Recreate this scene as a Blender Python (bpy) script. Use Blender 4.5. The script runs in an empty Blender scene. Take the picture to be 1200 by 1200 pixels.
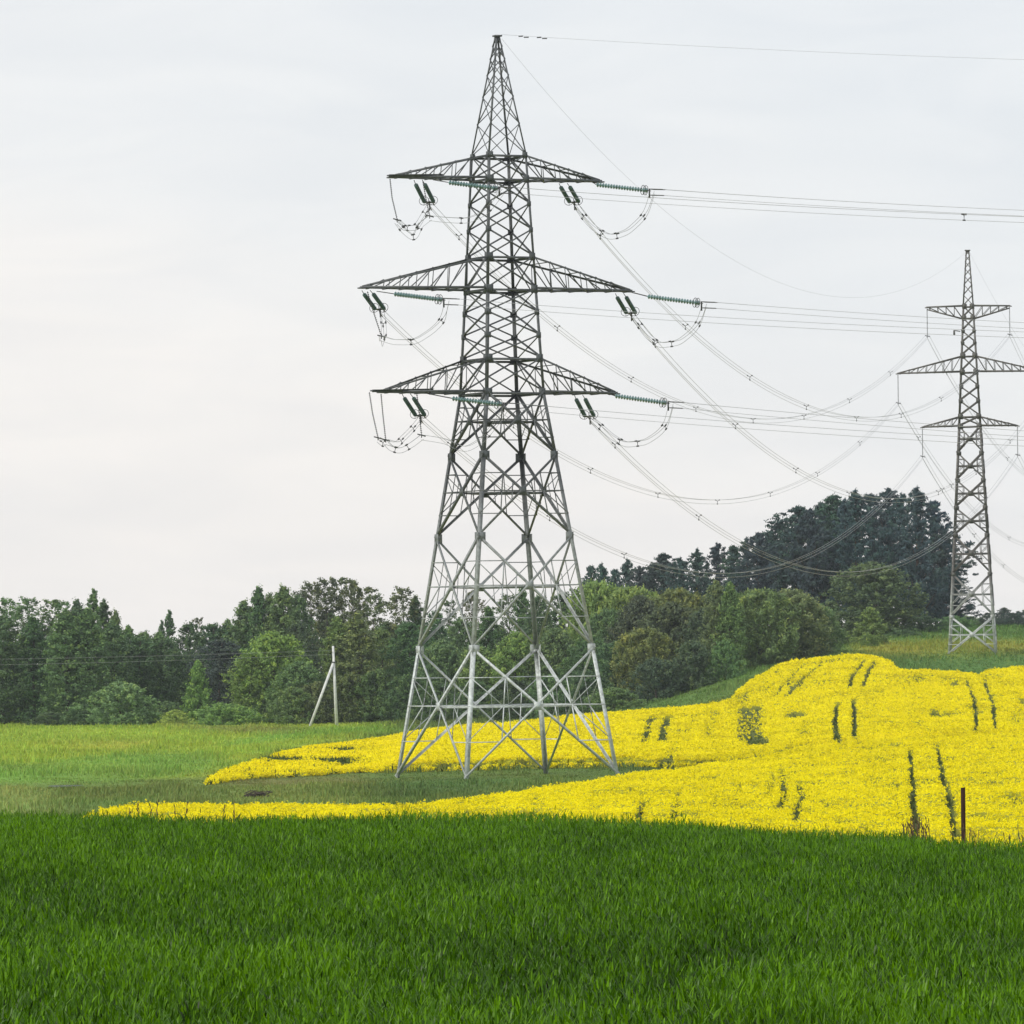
import bpy, math, random
import numpy as np

random.seed(7)
RNG = np.random.default_rng(11)
sc = bpy.context.scene
COL = sc.collection

# ------------------------------------------------------------------ camera model
F, PX0, PY0, CZ = 7440.0, 600.0, 770.0, 9.2       # focal length and principal point in photo pixels, eye height
ROLL = math.radians(0.75)
CR, SR = math.cos(ROLL), math.sin(ROLL)

def at(px, py, Y):
    """photo pixel + distance -> world point"""
    u, v = px - PX0, py - PY0
    return np.array([(u*CR - v*SR)/F*Y, Y, CZ + (-v*CR - u*SR)/F*Y])

def pix(X, Y, Z):
    a, b = X/Y*F, (Z - CZ)/Y*F
    return PX0 + a*CR - b*SR, PY0 - b*CR - a*SR

# ------------------------------------------------------------------ noise
def vnoise(x, y, seed=0):
    xi, yi = np.floor(x).astype(np.int64), np.floor(y).astype(np.int64)
    xf, yf = x - xi, y - yi
    def h(a, b):
        n = (a*374761393 + b*668265263 + seed*1442695041) & 0x7fffffff
        n = ((n ^ (n >> 13))*1274126177) & 0x7fffffff
        return ((n ^ (n >> 16)) & 0xffff)/65535.0
    sx, sy = xf*xf*(3-2*xf), yf*yf*(3-2*yf)
    a = h(xi, yi)*(1-sx) + h(xi+1, yi)*sx
    b = h(xi, yi+1)*(1-sx) + h(xi+1, yi+1)*sx
    return a*(1-sy) + b*sy

def fbm(x, y, seed=0, o=3):
    s, a, t = 0.0, 1.0, 0.0
    for k in range(o):
        s = s + a*vnoise(x*2**k, y*2**k, seed+k*17); t += a; a *= .5
    return s/t

# ------------------------------------------------------------------ terrain
def pchip(x, y, q):
    x, y = np.asarray(x, float), np.asarray(y, float)
    h = np.diff(x); d = np.diff(y)/h
    m = np.zeros_like(y)
    for i in range(1, len(x)-1):
        if d[i-1]*d[i] > 0:
            w1, w2 = 2*h[i]+h[i-1], h[i]+2*h[i-1]
            m[i] = (w1+w2)/(w1/d[i-1] + w2/d[i])
    m[0], m[-1] = d[0], d[-1]
    q = np.clip(q, x[0], x[-1])
    i = np.clip(np.searchsorted(x, q) - 1, 0, len(x)-2)
    t = (q - x[i])/h[i]
    return ((2*t**3-3*t**2+1)*y[i] + (t**3-2*t**2+t)*h[i]*m[i] + (-2*t**3+3*t**2)*y[i+1] + (t**3-t**2)*h[i]*m[i+1])

TP = [-6000, -400, 0, 300, 600, 750, 900, 1000, 1200, 1600, 7200]
# heights relative to the eye as they appear before the camera's roll is taken out
TT = {
 0:    [-1.75]*11,
 20:   [-2.5]*11,
 35:   [-2.72, -2.72, -2.72, -2.72, -2.72, -2.72, -2.72, -2.72, -2.74, -2.74, -2.74],
 60:   [-2.74]*7 + [-2.78, -2.82, -2.84, -2.84],
 80:   [-2.78, -2.80, -2.80, -2.81, -2.83, -2.86, -2.91, -2.98, -3.08, -3.1, -3.1],
 97:   [-2.96, -2.96, -2.96, -2.99, -3.05, -3.11, -3.20, -3.29, -3.48, -3.53, -3.53],
 112:  [-3.4, -3.4, -3.4, -3.45, -3.5, -3.55, -3.6, -3.7, -3.95, -4.0, -4.0],
 150:  [-5.4, -5.4, -5.4, -5.4, -5.5, -5.5, -5.6, -5.7, -5.9, -5.9, -5.9],
 200:  [-7.4, -7.4, -7.4, -7.4, -7.5, -7.5, -7.5, -7.6, -7.7, -7.7, -7.7],
 260:  [-8.9, -8.9, -8.9, -8.8, -8.8, -8.8, -8.8, -8.7, -8.8, -8.8, -8.8],
 320:  [-9.2, -9.2, -9.2, -9.1, -9.05, -9.0, -8.9, -8.75, -8.6, -8.5, -8.5],
 400:  [-9.3, -9.3, -9.25, -9.15, -9.05, -8.9, -8.7, -8.5, -8.1, -7.8, -7.8],
 480:  [-9.4, -9.4, -9.35, -9.27, -9.02, -8.78, -8.62, -8.1, -7.25, -6.8, -6.8],
 520:  [-9.4, -9.4, -9.3, -9.1, -8.75, -8.45, -8.3, -7.6, -6.75, -6.2, -6.2],
 560:  [-9.4, -9.4, -9.25, -9.05, -8.6, -8.15, -7.9, -7.0, -6.6, -6.0, -6.0],
 650:  [-9.4, -9.4, -9.2, -9.0, -8.2, -7.2, -6.3, -4.9, -4.4, -3.8, -3.8],
 740:  [-9.4, -9.3, -9.1, -8.9, -7.8, -6.1, -2.3, -1.2, -2.0, -1.6, -1.6],
 790:  [-9.4, -9.2, -9.0, -8.72, -7.4, -5.0, -0.7, .6, .35, .5, .5],
 860:  [-9.4, -9.2, -9.1, -8.5, -6.8, -3.8, 0.9, 2.7, 2.9, 2.8, 2.8],
 950:  [-9.2, -9.1, -9.0, -8.2, -6.0, -2.6, 1.8, 3.8, 4.5, 4.5, 4.5],
 1100: [-9, -9, -8.6, -8, -6, -3, 1.5, 3.5, 4.3, 4.3, 4.3],
 1400: [-9, -9, -8.6, -8, -7, -5, -2, 0, 1.5, 1.5, 1.5],
 3200: [-9, -9, -9, -9, -9, -9, -9, -8, -7, -7, -7],
}
GP = np.concatenate([np.linspace(-6000, -401, 30), np.linspace(-400, 1600, 251), np.linspace(1601, 7200, 30)])
GY = np.concatenate([np.linspace(0, 200, 201), np.linspace(201, 1100, 600), np.linspace(1105, 3200, 200)])
_ys = sorted(TT)
_tab = np.array([TT[y] for y in _ys])
_c = np.array([pchip(_ys, _tab[:, j], GY) for j in range(len(TP))])            # (p, Y)
_g = np.array([pchip(TP, _c[:, k], GP) for k in range(len(GY))]).T              # (GP, GY)
_g = _g - (np.clip(GP, -700, 1900)[:, None] - PX0)*SR*np.minimum(GY, 1100)[None, :]/F   # take the roll out

def smooth(e0, e1, x):
    t = np.clip((x-e0)/(e1-e0), 0, 1); return t*t*(3-2*t)

def ground(X, Y):
    X, Y = np.asarray(X, float), np.asarray(Y, float)
    p = np.clip(PX0 + F*X/np.maximum(Y, 1e-3), -6000, 7199); yy = np.clip(Y, 0, 3199)
    i = np.clip(np.searchsorted(GP, p)-1, 0, len(GP)-2); k = np.clip(np.searchsorted(GY, yy)-1, 0, len(GY)-2)
    s = (p-GP[i])/(GP[i+1]-GP[i]); t = (yy-GY[k])/(GY[k+1]-GY[k])
    z = (_g[i, k]*(1-s)+_g[i+1, k]*s)*(1-t) + (_g[i, k+1]*(1-s)+_g[i+1, k+1]*s)*t
    b = .35*(fbm(X/14, Y/22, 3)-.5) + .12*(fbm(X/3, Y/4, 8)-.5)
    return CZ + z + b*smooth(230, 330, Y)

def gz(x, y): return float(ground(np.array([x]), np.array([y]))[0])

def hit(px, py, off=0.0, y0=140.0, y1=1300.0):
    """where the sight line through a photo pixel meets the ground (raised by off)"""
    Y = np.arange(y0, y1, .5)
    u, v = px-PX0, py-PY0
    X = (u*CR - v*SR)/F*Y; Z = CZ + (-v*CR - u*SR)/F*Y
    below = Z <= ground(X, Y) + off
    k = int(np.argmax(below)) if below.any() else len(Y)-1
    return X[k], Y[k]

def inpoly(px, py, poly):
    n = len(poly); r = np.zeros(px.shape, bool)
    for i in range(n):
        x1, y1 = poly[i]; x2, y2 = poly[(i+1) % n]
        if y1 == y2: continue
        c = ((y1 > py) != (y2 > py)) & (px < (x2-x1)*(py-y1)/(y2-y1) + x1)
        r ^= c
    return r

# ------------------------------------------------------------------ mesh helpers
def mesh_from_arrays(name, V, loops, sizes, mat_idx=None, attrs=None, smooth_shade=False):
    me = bpy.data.meshes.new(name)
    V = np.asarray(V, np.float32); loops = np.asarray(loops, np.int32); sizes = np.asarray(sizes, np.int32)
    me.vertices.add(len(V)); me.vertices.foreach_set('co', V.ravel())
    me.loops.add(len(loops)); me.loops.foreach_set('vertex_index', loops)
    me.polygons.add(len(sizes))
    st = np.zeros(len(sizes), np.int32); st[1:] = np.cumsum(sizes)[:-1]
    me.polygons.foreach_set('loop_start', st); me.polygons.foreach_set('loop_total', sizes)
    if mat_idx is not None: me.polygons.foreach_set('material_index', np.asarray(mat_idx, np.int32))
    for k, a in (attrs or {}).items():
        a = np.asarray(a, np.float32)
        if a.ndim == 1:
            at_ = me.attributes.new(k, 'FLOAT', 'POINT'); at_.data.foreach_set('value', a)
        else:
            at_ = me.attributes.new(k, 'FLOAT_COLOR', 'POINT'); at_.data.foreach_set('color', np.c_[a, np.ones(len(a))].astype(np.float32).ravel())
    me.update(calc_edges=True)
    if smooth_shade: me.polygons.foreach_set('use_smooth', np.ones(len(sizes), bool))
    return me

class MB:
    def __init__(s): s.V, s.L, s.S, s.M, s.n = [], [], [], [], 0
    def add(s, verts, faces, mat=0):
        verts = np.asarray(verts, float)
        s.V.append(verts)
        for f in faces:
            s.L.extend(i+s.n for i in f); s.S.append(len(f)); s.M.append(mat)
        s.n += len(verts)
    def bar(s, p, q, w, d1=None, d2=None, t=None, mat=0):
        """an L-section steel angle from p to q, flanges of width w along d1 and d2"""
        p, q = np.asarray(p, float), np.asarray(q, float)
        ax = q-p; L = np.linalg.norm(ax)
        if L < 1e-6: return
        ax = ax/L
        if d1 is None:
            d1 = np.array([0, 0, 1.]) if abs(ax[2]) < .9 else np.array([1., 0, 0])
        d1 = np.asarray(d1, float); d1 = d1 - ax*np.dot(d1, ax); d1 /= np.linalg.norm(d1)
        if d2 is None: d2 = np.cross(ax, d1)
        d2 = np.asarray(d2, float); d2 = d2 - ax*np.dot(d2, ax) - d1*np.dot(d2, d1); d2 /= max(np.linalg.norm(d2), 1e-9)
        t = t or w*.16
        prof = [(0, 0), (w, 0), (w, t), (t, t), (t, w), (0, w)]
        v = [p + d1*a + d2*b for a, b in prof] + [q + d1*a + d2*b for a, b in prof]
        f = [(i, (i+1) % 6, 6+(i+1) % 6, 6+i) for i in range(6)] + [(0, 3, 2, 1), (0, 5, 4, 3), (6, 7, 8, 9), (6, 9, 10, 11)]
        s.add(v, f, mat)
    def box(s, c, ex, ey, ez, mat=0):
        c, ex, ey, ez = (np.asarray(a, float) for a in (c, ex, ey, ez))
        v = [c + sx*ex + sy*ey + sz*ez for sx in (-1, 1) for sy in (-1, 1) for sz in (-1, 1)]
        s.add(v, [(0, 1, 3, 2), (4, 6, 7, 5), (0, 4, 5, 1), (2, 3, 7, 6), (0, 2, 6, 4), (1, 5, 7, 3)], mat)
    def tube(s, pts, rad, n=6, mat=0, cap=True):
        pts = np.asarray(pts, float); m = len(pts)
        rad = np.full(m, rad) if np.isscalar(rad) else np.asarray(rad, float)
        tan = np.gradient(pts, axis=0); tan /= np.linalg.norm(tan, axis=1)[:, None]
        ref = np.array([0, 0, 1.]) if abs(tan[:, 2]).mean() < .8 else np.array([1., 0, 0])
        a = np.cross(tan, ref); a /= np.linalg.norm(a, axis=1)[:, None]; b = np.cross(tan, a)
        th = np.arange(n)/n*2*math.pi
        v = (pts[:, None, :] + rad[:, None, None]*(np.cos(th)[None, :, None]*a[:, None, :] + np.sin(th)[None, :, None]*b[:, None, :])).reshape(-1, 3)
        f = [(k*n+i, k*n+(i+1) % n, (k+1)*n+(i+1) % n, (k+1)*n+i) for k in range(m-1) for i in range(n)]
        if cap: f += [tuple(range(n))[::-1], tuple((m-1)*n+i for i in range(n))]
        s.add(v, f, mat)
    def lathe(s, p, ax, prof, n=10, mat=0):
        """rings (distance along ax, radius) round the axis"""
        ax = np.asarray(ax, float)/np.linalg.norm(ax)
        r = np.array([0, 0, 1.]) if abs(ax[2]) < .9 else np.array([1., 0, 0])
        a = np.cross(ax, r); a /= np.linalg.norm(a); b = np.cross(ax, a)
        th = np.arange(n)/n*2*math.pi
        v = np.concatenate([np.asarray(p) + ax*d + rr*(np.cos(th)[:, None]*a + np.sin(th)[:, None]*b) for d, rr in prof])
        m = len(prof)
        f = [(k*n+i, k*n+(i+1) % n, (k+1)*n+(i+1) % n, (k+1)*n+i) for k in range(m-1) for i in range(n)]
        s.add(v, f, mat)
    def ring(s, c, ax, R, r, n=18, mat=0):
        ax = np.asarray(ax, float)/np.linalg.norm(ax)
        q = np.array([0, 0, 1.]) if abs(ax[2]) < .9 else np.array([1., 0, 0])
        a = np.cross(ax, q); a /= np.linalg.norm(a); b = np.cross(ax, a)
        th = np.arange(n)/n*2*math.pi; ph = np.arange(5)/5*2*math.pi
        v = np.array([np.asarray(c) + (R+r*math.cos(f))*(math.cos(t)*a+math.sin(t)*b) + r*math.sin(f)*ax for t in th for f in ph])
        s.add(v, [(i*5+j, ((i+1) % n)*5+j, ((i+1) % n)*5+(j+1) % 5, i*5+(j+1) % 5) for i in range(n) for j in range(5)], mat)
    def mesh(s, name, mats, smooth_shade=False):
        me = mesh_from_arrays(name, np.concatenate(s.V), s.L, s.S, s.M, None, smooth_shade)
        for m in (mats if isinstance(mats, (list, tuple)) else [mats]): me.materials.append(m)
        return me
    def build(s, name, mats, parent=None, smooth_shade=False):
        o = bpy.data.objects.new(name, s.mesh(name, mats, smooth_shade)); COL.objects.link(o)
        if parent is not None: o.parent = parent
        return o

def empty(name, loc, rz=0.0):
    o = bpy.data.objects.new(name, None); COL.objects.link(o)
    o.location = [float(c) for c in loc]; o.rotation_euler = (0, 0, rz); o.empty_display_size = .3
    return o

def tag(o, label=None, cat=None, group=None, kind=None):
    if label: o['label'] = label
    if cat: o['category'] = cat
    if group: o['group'] = group
    if kind: o['kind'] = kind
    return o

def link(name, me, parent=None):
    o = bpy.data.objects.new(name, me); COL.objects.link(o)
    if parent is not None: o.parent = parent
    return o

# ------------------------------------------------------------------ materials
def new_mat(name):
    m = bpy.data.materials.new(name); m.use_nodes = True
    nt = m.node_tree; nt.nodes.clear()
    return m, nt.nodes, nt.links

def N(nodes, kind, **kw):
    n = nodes.new(kind)
    for k, v in kw.items(): setattr(n, k, v)
    return n

def principled(nodes, links, rough=.6, spec=.3, metal=0.0):
    b = N(nodes, 'ShaderNodeBsdfPrincipled'); o = N(nodes, 'ShaderNodeOutputMaterial')
    b.inputs['Roughness'].default_value = rough; b.inputs['Specular IOR Level'].default_value = spec; b.inputs['Metallic'].default_value = metal
    links.new(b.outputs[0], o.inputs[0])
    return b, o

def ramp(nodes, stops):
    r = N(nodes, 'ShaderNodeValToRGB'); e = r.color_ramp.elements
    while len(e) < len(stops): e.new(.5)
    for el, (p, c) in zip(e, stops): el.position = p; el.color = (*c, 1)
    return r

def steel_mat(name, dark, light, z0, z1):  # height ramp paints contrast into the colour: dark against sky, light against trees
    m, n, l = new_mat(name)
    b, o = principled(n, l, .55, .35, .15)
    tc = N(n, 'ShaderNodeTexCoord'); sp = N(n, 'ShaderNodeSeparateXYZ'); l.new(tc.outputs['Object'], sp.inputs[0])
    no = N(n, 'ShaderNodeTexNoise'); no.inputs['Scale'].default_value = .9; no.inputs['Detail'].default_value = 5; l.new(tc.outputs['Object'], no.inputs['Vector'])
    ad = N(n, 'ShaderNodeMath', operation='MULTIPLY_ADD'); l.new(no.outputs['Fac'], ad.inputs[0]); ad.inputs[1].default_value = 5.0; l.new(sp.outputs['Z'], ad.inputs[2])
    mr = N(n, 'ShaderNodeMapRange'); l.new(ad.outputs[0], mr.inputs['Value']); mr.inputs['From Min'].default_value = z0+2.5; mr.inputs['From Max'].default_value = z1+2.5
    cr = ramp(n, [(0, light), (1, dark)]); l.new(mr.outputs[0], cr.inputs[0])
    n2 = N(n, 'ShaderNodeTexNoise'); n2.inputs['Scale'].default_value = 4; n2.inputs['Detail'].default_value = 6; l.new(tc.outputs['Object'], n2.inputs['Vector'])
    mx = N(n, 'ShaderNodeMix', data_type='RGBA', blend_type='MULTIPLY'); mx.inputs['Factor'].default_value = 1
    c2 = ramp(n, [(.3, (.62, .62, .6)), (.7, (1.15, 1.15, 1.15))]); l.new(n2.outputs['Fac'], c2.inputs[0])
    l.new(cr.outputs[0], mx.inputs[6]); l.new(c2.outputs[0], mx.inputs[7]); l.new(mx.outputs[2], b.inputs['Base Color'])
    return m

def plain_mat(name, col, rough=.6, spec=.3, metal=0., var=.25, scale=6.):
    m, n, l = new_mat(name)
    b, o = principled(n, l, rough, spec, metal)
    tc = N(n, 'ShaderNodeTexCoord'); no = N(n, 'ShaderNodeTexNoise'); no.inputs['Scale'].default_value = scale; no.inputs['Detail'].default_value = 5
    l.new(tc.outputs['Object'], no.inputs['Vector'])
    cr = ramp(n, [(.25, tuple(c*(1-var) for c in col)), (.75, tuple(c*(1+var) for c in col))])
    l.new(no.outputs['Fac'], cr.inputs[0]); l.new(cr.outputs[0], b.inputs['Base Color'])
    return m

def leaf_mat(name, objcol=True, col=None, lo=.55, hi=1.6, trans=.3, rough=.55, spec=.25, warm=.25):
    """foliage: the object's own colour varied leaf by leaf, with some light let through"""
    m, n, l = new_mat(name)
    b, o = principled(n, l, rough, spec)
    at_ = N(n, 'ShaderNodeAttribute'); at_.attribute_name = 'tint'
    if objcol:
        oi = N(n, 'ShaderNodeObjectInfo'); src = oi.outputs['Color']
    else:
        rgb = N(n, 'ShaderNodeRGB'); rgb.outputs[0].default_value = (*col, 1); src = rgb.outputs[0]
    cr = ramp(n, [(0, (lo, lo, lo*1.1)), (.5, (1, 1, 1)), (1, (hi*(1+warm), hi, hi*.7))]); l.new(at_.outputs['Fac'], cr.inputs[0])
    mx = N(n, 'ShaderNodeMix', data_type='RGBA', blend_type='MULTIPLY'); mx.inputs['Factor'].default_value = 1
    l.new(src, mx.inputs[6]); l.new(cr.outputs[0], mx.inputs[7]); l.new(mx.outputs[2], b.inputs['Base Color'])
    t = N(n, 'ShaderNodeBsdfTranslucent'); l.new(mx.outputs[2], t.inputs['Color'])
    ms = N(n, 'ShaderNodeMixShader'); ms.inputs[0].default_value = trans
    l.new(b.outputs[0], ms.inputs[1]); l.new(t.outputs[0], ms.inputs[2]); l.new(ms.outputs[0], o.inputs[0])
    return m

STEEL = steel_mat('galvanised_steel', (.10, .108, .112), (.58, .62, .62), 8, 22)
STEEL2 = steel_mat('toned_steel_far', (.125, .12, .11), (.55, .58, .58), 4, 10)  # far pylon: same painted tone, darker where the sky stands behind it
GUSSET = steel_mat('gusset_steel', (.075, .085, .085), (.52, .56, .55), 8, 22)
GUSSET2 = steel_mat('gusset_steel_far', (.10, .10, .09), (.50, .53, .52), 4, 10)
HARD = plain_mat('line_fittings', (.06, .062, .062), .5, .4, .4)
GLASS = plain_mat('toughened_glass', (.16, .275, .27), .22, .6, 0, .35, 3)
GLASSD = plain_mat('dark_glass', (.055, .112, .102), .3, .5, 0, .3, 3)
WIRE = plain_mat('aluminium_wire', (.30, .31, .32), .45, .5, .5, .1, 1)
CONC = plain_mat('concrete', (.62, .63, .62), .85, .2, 0, .22, 2.5)
RUST = plain_mat('rusty_iron', (.035, .016, .010), .8, .2, .2, .4, 12)
BARK = plain_mat('bark', (.075, .062, .048), .9, .1, 0, .4, 3)
BARKP = plain_mat('pine_bark', (.085, .058, .042), .9, .1, 0, .4, 3)
BARKL = plain_mat('pale_bark', (.17, .16, .14), .9, .1, 0, .35, 3)
LEAF = leaf_mat('leaves')
NEEDLE = leaf_mat('needles', lo=.5, hi=1.5, trans=.12, spec=.2, warm=.1)
# ------------------------------------------------------------------ land cover
RAPE_H, WHEAT_END = 0.95, 97.0
NEAR_RAPE = [(85, 954), (120, 946), (170, 939), (480, 941), (560, 931), (650, 918), (730, 906), (800, 897), (870, 888), (910, 880),
             (950, 868.5), (1060, 860.5), (1200, 854), (1340, 848), (1640, 840), (1640, 1700), (20, 1700)]
FAR_RAPE = [(240, 905), (262, 893), (300, 882), (335, 872), (375, 866), (430, 861), (500, 853), (600, 845), (700, 836), (740, 832), (830, 824),
            (850, 818), (868, 803), (885, 790), (905, 779), (930, 772), (1000, 765), (1024, 767), (1046, 773), (1056, 782), (1090, 784), (1140, 787),
            (1160, 784), (1200, 779), (1340, 772), (1640, 762), (1640, 848), (1340, 852), (1200, 856), (1060, 863), (950, 872), (900, 884), (850, 887), (730, 885),
            (600, 888), (430, 892), (300, 899)]
def rape_mask(X, Y):
    """0 none, 1 near field, 2 hill field"""
    z = ground(X, Y) + RAPE_H
    px, py = pix(X, Y, z)
    px = px + 5*(fbm(X/2.2, Y/3, 5)-.5); py = py + 2.4*(fbm(X/1.8, Y/5, 6)-.5)
    near = inpoly(px, py, NEAR_RAPE) & (Y > 268) & (Y < 545)
    far = inpoly(px, py, FAR_RAPE) & (Y > 440) & (Y < 800) & ~near
    # a one metre gap between the two fields
    return np.where(near, 1, np.where(far, 2, 0))

TRACKS = [  # wheel tracks, as seen: (pixel polyline, width m, strength)
 ([(1066, 877), (1070, 910), (1074, 975)], .55, .95), ([(1098, 872), (1107, 915), (1122, 977)], .55, .95), ([(1046, 878), (1051, 915), (1054, 962)], .4, .5),
 ([(757, 935), (752, 947), (745, 967)], .6, .9), ([(798, 920), (795, 932), (789, 955)], .5, .8), ([(838, 932), (841, 957)], .5, .6),
 ([(917, 900), (918, 930), (912, 944)], .6, .85), ([(935, 915), (939, 930), (933, 960)], .6, .9),
 ([(1133, 796), (1143.5, 822), (1144, 857)], .65, 1), ([(1152, 794), (1163, 822), (1166, 854)], .65, 1),
 ([(1014, 773), (1001, 789), (993, 806)], .8, 1), ([(1027, 773), (1018, 785), (1010, 804)], .8, .95),
 ([(962, 777), (945, 792), (920, 815)], .95, .95), ([(942, 777), (930, 790), (905, 817)], .9, .85),
 ([(981, 822), (979, 842), (980, 860), (988, 872)], .9, 1), ([(1000, 818), (1001, 842), (1002, 862), (1011, 872)], .75, 1),
 ([(767, 837), (760, 848), (755, 869)], 1.3, .9), ([(784, 838), (778, 851), (776, 868)], 1.4, .95),
 ([(814, 837), (806, 856), (804, 868)], 1.0, .7), ([(837, 831), (833, 850), (829, 866)], 1.1, .75),
 ([(795, 870), (780, 892)], 1.2, .7), ([(905, 905), (902, 935)], .5, .6), ([(868, 905), (866, 930)], .4, .5), ([(700, 925), (692, 950)], .5, .6), ([(1020, 880), (1024, 930)], .4, .5), ([(1160, 870), (1172, 930)], .35, .4), ([(860, 800), (840, 826)], 1.0, .5), ([(1066, 790), (1074, 852)], .4, .45), ([(1098, 862), (1086, 800)], .35, .35), ([(950, 880), (958, 940)], .4, .5), ([(1175, 800), (1180, 850)], .4, .3),
]
PATCHES = [  # thin, weedy spots in the hill field: pixel centre, half sizes, strength
 (882, 850, 20, 26, .82), (885, 868, 20, 7, 1.0), (893, 886, 6, 6, .7), (931, 838, 15, 5, .95), (940, 858, 19, 4, .75), (945, 851, 6, 5, .7),
 (965, 851, 5, 5, .7), (1096, 836, 8, 5, 1.0), (1076, 849, 8, 3, .8), (1088, 855, 4, 5, .7), (1118, 803, 8, 4, .95), (1108, 799, 7, 3, .5),
 (1195, 845, 14, 12, .75), (1198, 824, 6, 5, .9), (1024, 856, 8, 4, .6), (905, 785, 14, 5, .75), (872, 818, 8, 5, .7), (895, 800, 8, 4, .5),
 (1170, 803, 22, 7, .35), (710, 868, 14, 5, .4), (1045, 790, 20, 5, .2), (1190, 800, 16, 4, .4),
]
_TR = []
for poly, w, s in TRACKS:
    pts = []
    for (x0, y0), (x1, y1) in zip(poly[:-1], poly[1:]):
        for t in np.linspace(0, 1, 7)[:-1]: pts.append((x0+(x1-x0)*t, y0+(y1-y0)*t))
    pts.append(poly[-1])
    _TR.append((np.array([hit(x, y, RAPE_H, 250) for x, y in pts]), w, s))

def bare(X, Y):
    """0 full crop .. 1 no crop, from wheel tracks and thin patches"""
    out = np.zeros(X.shape)
    jx = .5*(fbm(X/1.5, Y/9, 21)-.5)
    brk = fbm(X/5, Y/16, 22, 2)
    for pts, w, s in _TR:
        o = np.argsort(pts[:, 1]); q = pts[o]
        ok = (Y > q[0, 1]-1) & (Y < q[-1, 1]+1)
        d = np.abs(X + jx - np.interp(Y, q[:, 1], q[:, 0]))
        k = s*(1-smooth(w*.22, w*.62, d))*smooth(.26, .44, brk + .24*s)*ok
        out = np.maximum(out, k)
    px, py = pix(X, Y, ground(X, Y)+RAPE_H*.8)
    nn = fbm(X/1.3, Y/3.5, 31, 3)
    for cx, cy, rx, ry, s in PATCHES:
        d = ((px-cx)/rx)**2 + ((py-cy)/ry)**2
        k = s*(1-smooth(.5, 1.4, d + 1.6*(nn-.5)))
        if cx == 882:
            e_ = fbm(X/1.1, Y/6, 33, 3)-.5; inside = (1-smooth(13, 22, np.abs(px-880.5+22*e_)))*smooth(820, 829, py+10*e_)*(1-smooth(866, 875, py+10*e_))
            k = inside*(s+.08)*smooth(.17, .38, nn+.06)
        out = np.maximum(out, k)
    # weedy left corner of the hill field
    wl = (px < 480) & (Y > 480)
    band = fbm(X/8, Y/60, 41, 3)
    out = np.maximum(out, wl*(1-smooth(400, 520, px))*smooth(.34, .58, .5 + .5*np.sin((Y + 2.2*X)/9.5 + 7*(fbm(X/7, Y/40, 47)-.5)) + 2.0*(fbm(X/2.2, Y/12, 48)-.5))*.96*smooth(500, 508, Y))
    hill = (px > 930) & (py < 775)
    out = np.maximum(out, .8*smooth(.60, .68, fbm(X/1.3, Y/5, 45, 3))*(Y < 545))
    out = np.maximum(out, .8*smooth(.64, .71, fbm(X/2.2, Y/9, 46, 3))*(Y >= 545))
    out = np.maximum(out, hill*smooth(.5, .66, fbm(X/3, Y/6, 43)+.12)*.8)
    return np.clip(out, 0, 1)

def P(*pts): return list(pts)
COVER = [  # painted in order: polygon on the ground as seen, colour
 (P((-400, 848), (330, 846), (470, 850), (420, 868), (330, 880), (240, 915), (-400, 920)), (.135, .205, .030)),
 (P((-400, 858), (110, 858), (300, 852), (300, 858), (150, 866), (-400, 870)), (.140, .215, .032)),
 (P((90, 870), (190, 868), (170, 878), (80, 880)), (.150, .200, .036)),
 (P((-400, 918), (-400, 900), (30, 897), (110, 889), (160, 883), (215, 883), (262, 889), (270, 897), (225, 909), (90, 918)), (.092, .172, .036)),
 (P((240, 880), (330, 868), (400, 862), (470, 862), (470, 857), (300, 862)), (.10, .19, .035)),
 (P((180, 852), (420, 852), (400, 861), (260, 860)), (.11, .145, .04)),
 (P((340, 853), (450, 852), (440, 866), (350, 864)), (.095, .175, .03)),
 (P((-400, 921), (90, 917), (230, 912), (300, 910), (480, 908), (480, 945), (-400, 950)), (.078, .120, .034)),
 (P((-400, 924), (40, 923), (62, 934), (50, 960), (-400, 960)), (.115, .165, .055)),
 (P((250, 913), (420, 910), (440, 922), (260, 922)), (.085, .098, .036)),
 (P((430, 905), (560, 900), (900, 880), (870, 892), (720, 915), (560, 945), (430, 945)), (.058, .098, .028)),
 (P((440, 918), (520, 912), (620, 915), (560, 930), (440, 936)), (.045, .085, .027)),
 (P((690, 830), (760, 790), (880, 764), (1000, 752), (1000, 768), (930, 774), (880, 795), (845, 822), (740, 835)), (.050, .098, .027)),
 (P((1000, 730), (1340, 720), (1340, 758), (1000, 758)), (.050, .105, .030)),
 (P((1000, 752), (1340, 747), (1340, 764), (1060, 768), (1000, 765)), (.125, .150, .028)),
 (P((1045, 768), (1340, 762), (1340, 790), (1050, 790)), (.045, .100, .030)),
]
def cover(X, Y):
    return sum(cover1(X + RNG.normal(0, 1.0, X.shape), Y*(1 + RNG.normal(0, .014, X.shape))) for _ in range(5))/5
def cover1(X, Y):
    z = ground(X, Y); px, py = pix(X, np.maximum(Y, 1), z)
    n1, n2 = fbm(X/5, Y/14, 51), fbm(X/6, Y/20, 52)
    px = px + 16*(n1-.5); py = py + 5*(n2-.5)
    c = np.empty(X.shape+(3,)); c[:] = (.060, .098, .028)
    for poly, col in COVER:
        c[inpoly(px, py, poly) & (Y > 150)] = col
    c[Y < 99] = (.030, .055, .014)
    c[Y >= 150] *= np.array([1.95, 1.85, 1.5])
    v = (.70 + .6*fbm(X/7, Y/18, 53, 4))
    y_ = fbm(X/4, Y/10, 54, 3)
    c = c*v[..., None]
    c[..., 0] *= .8 + .45*y_
    return c

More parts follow.
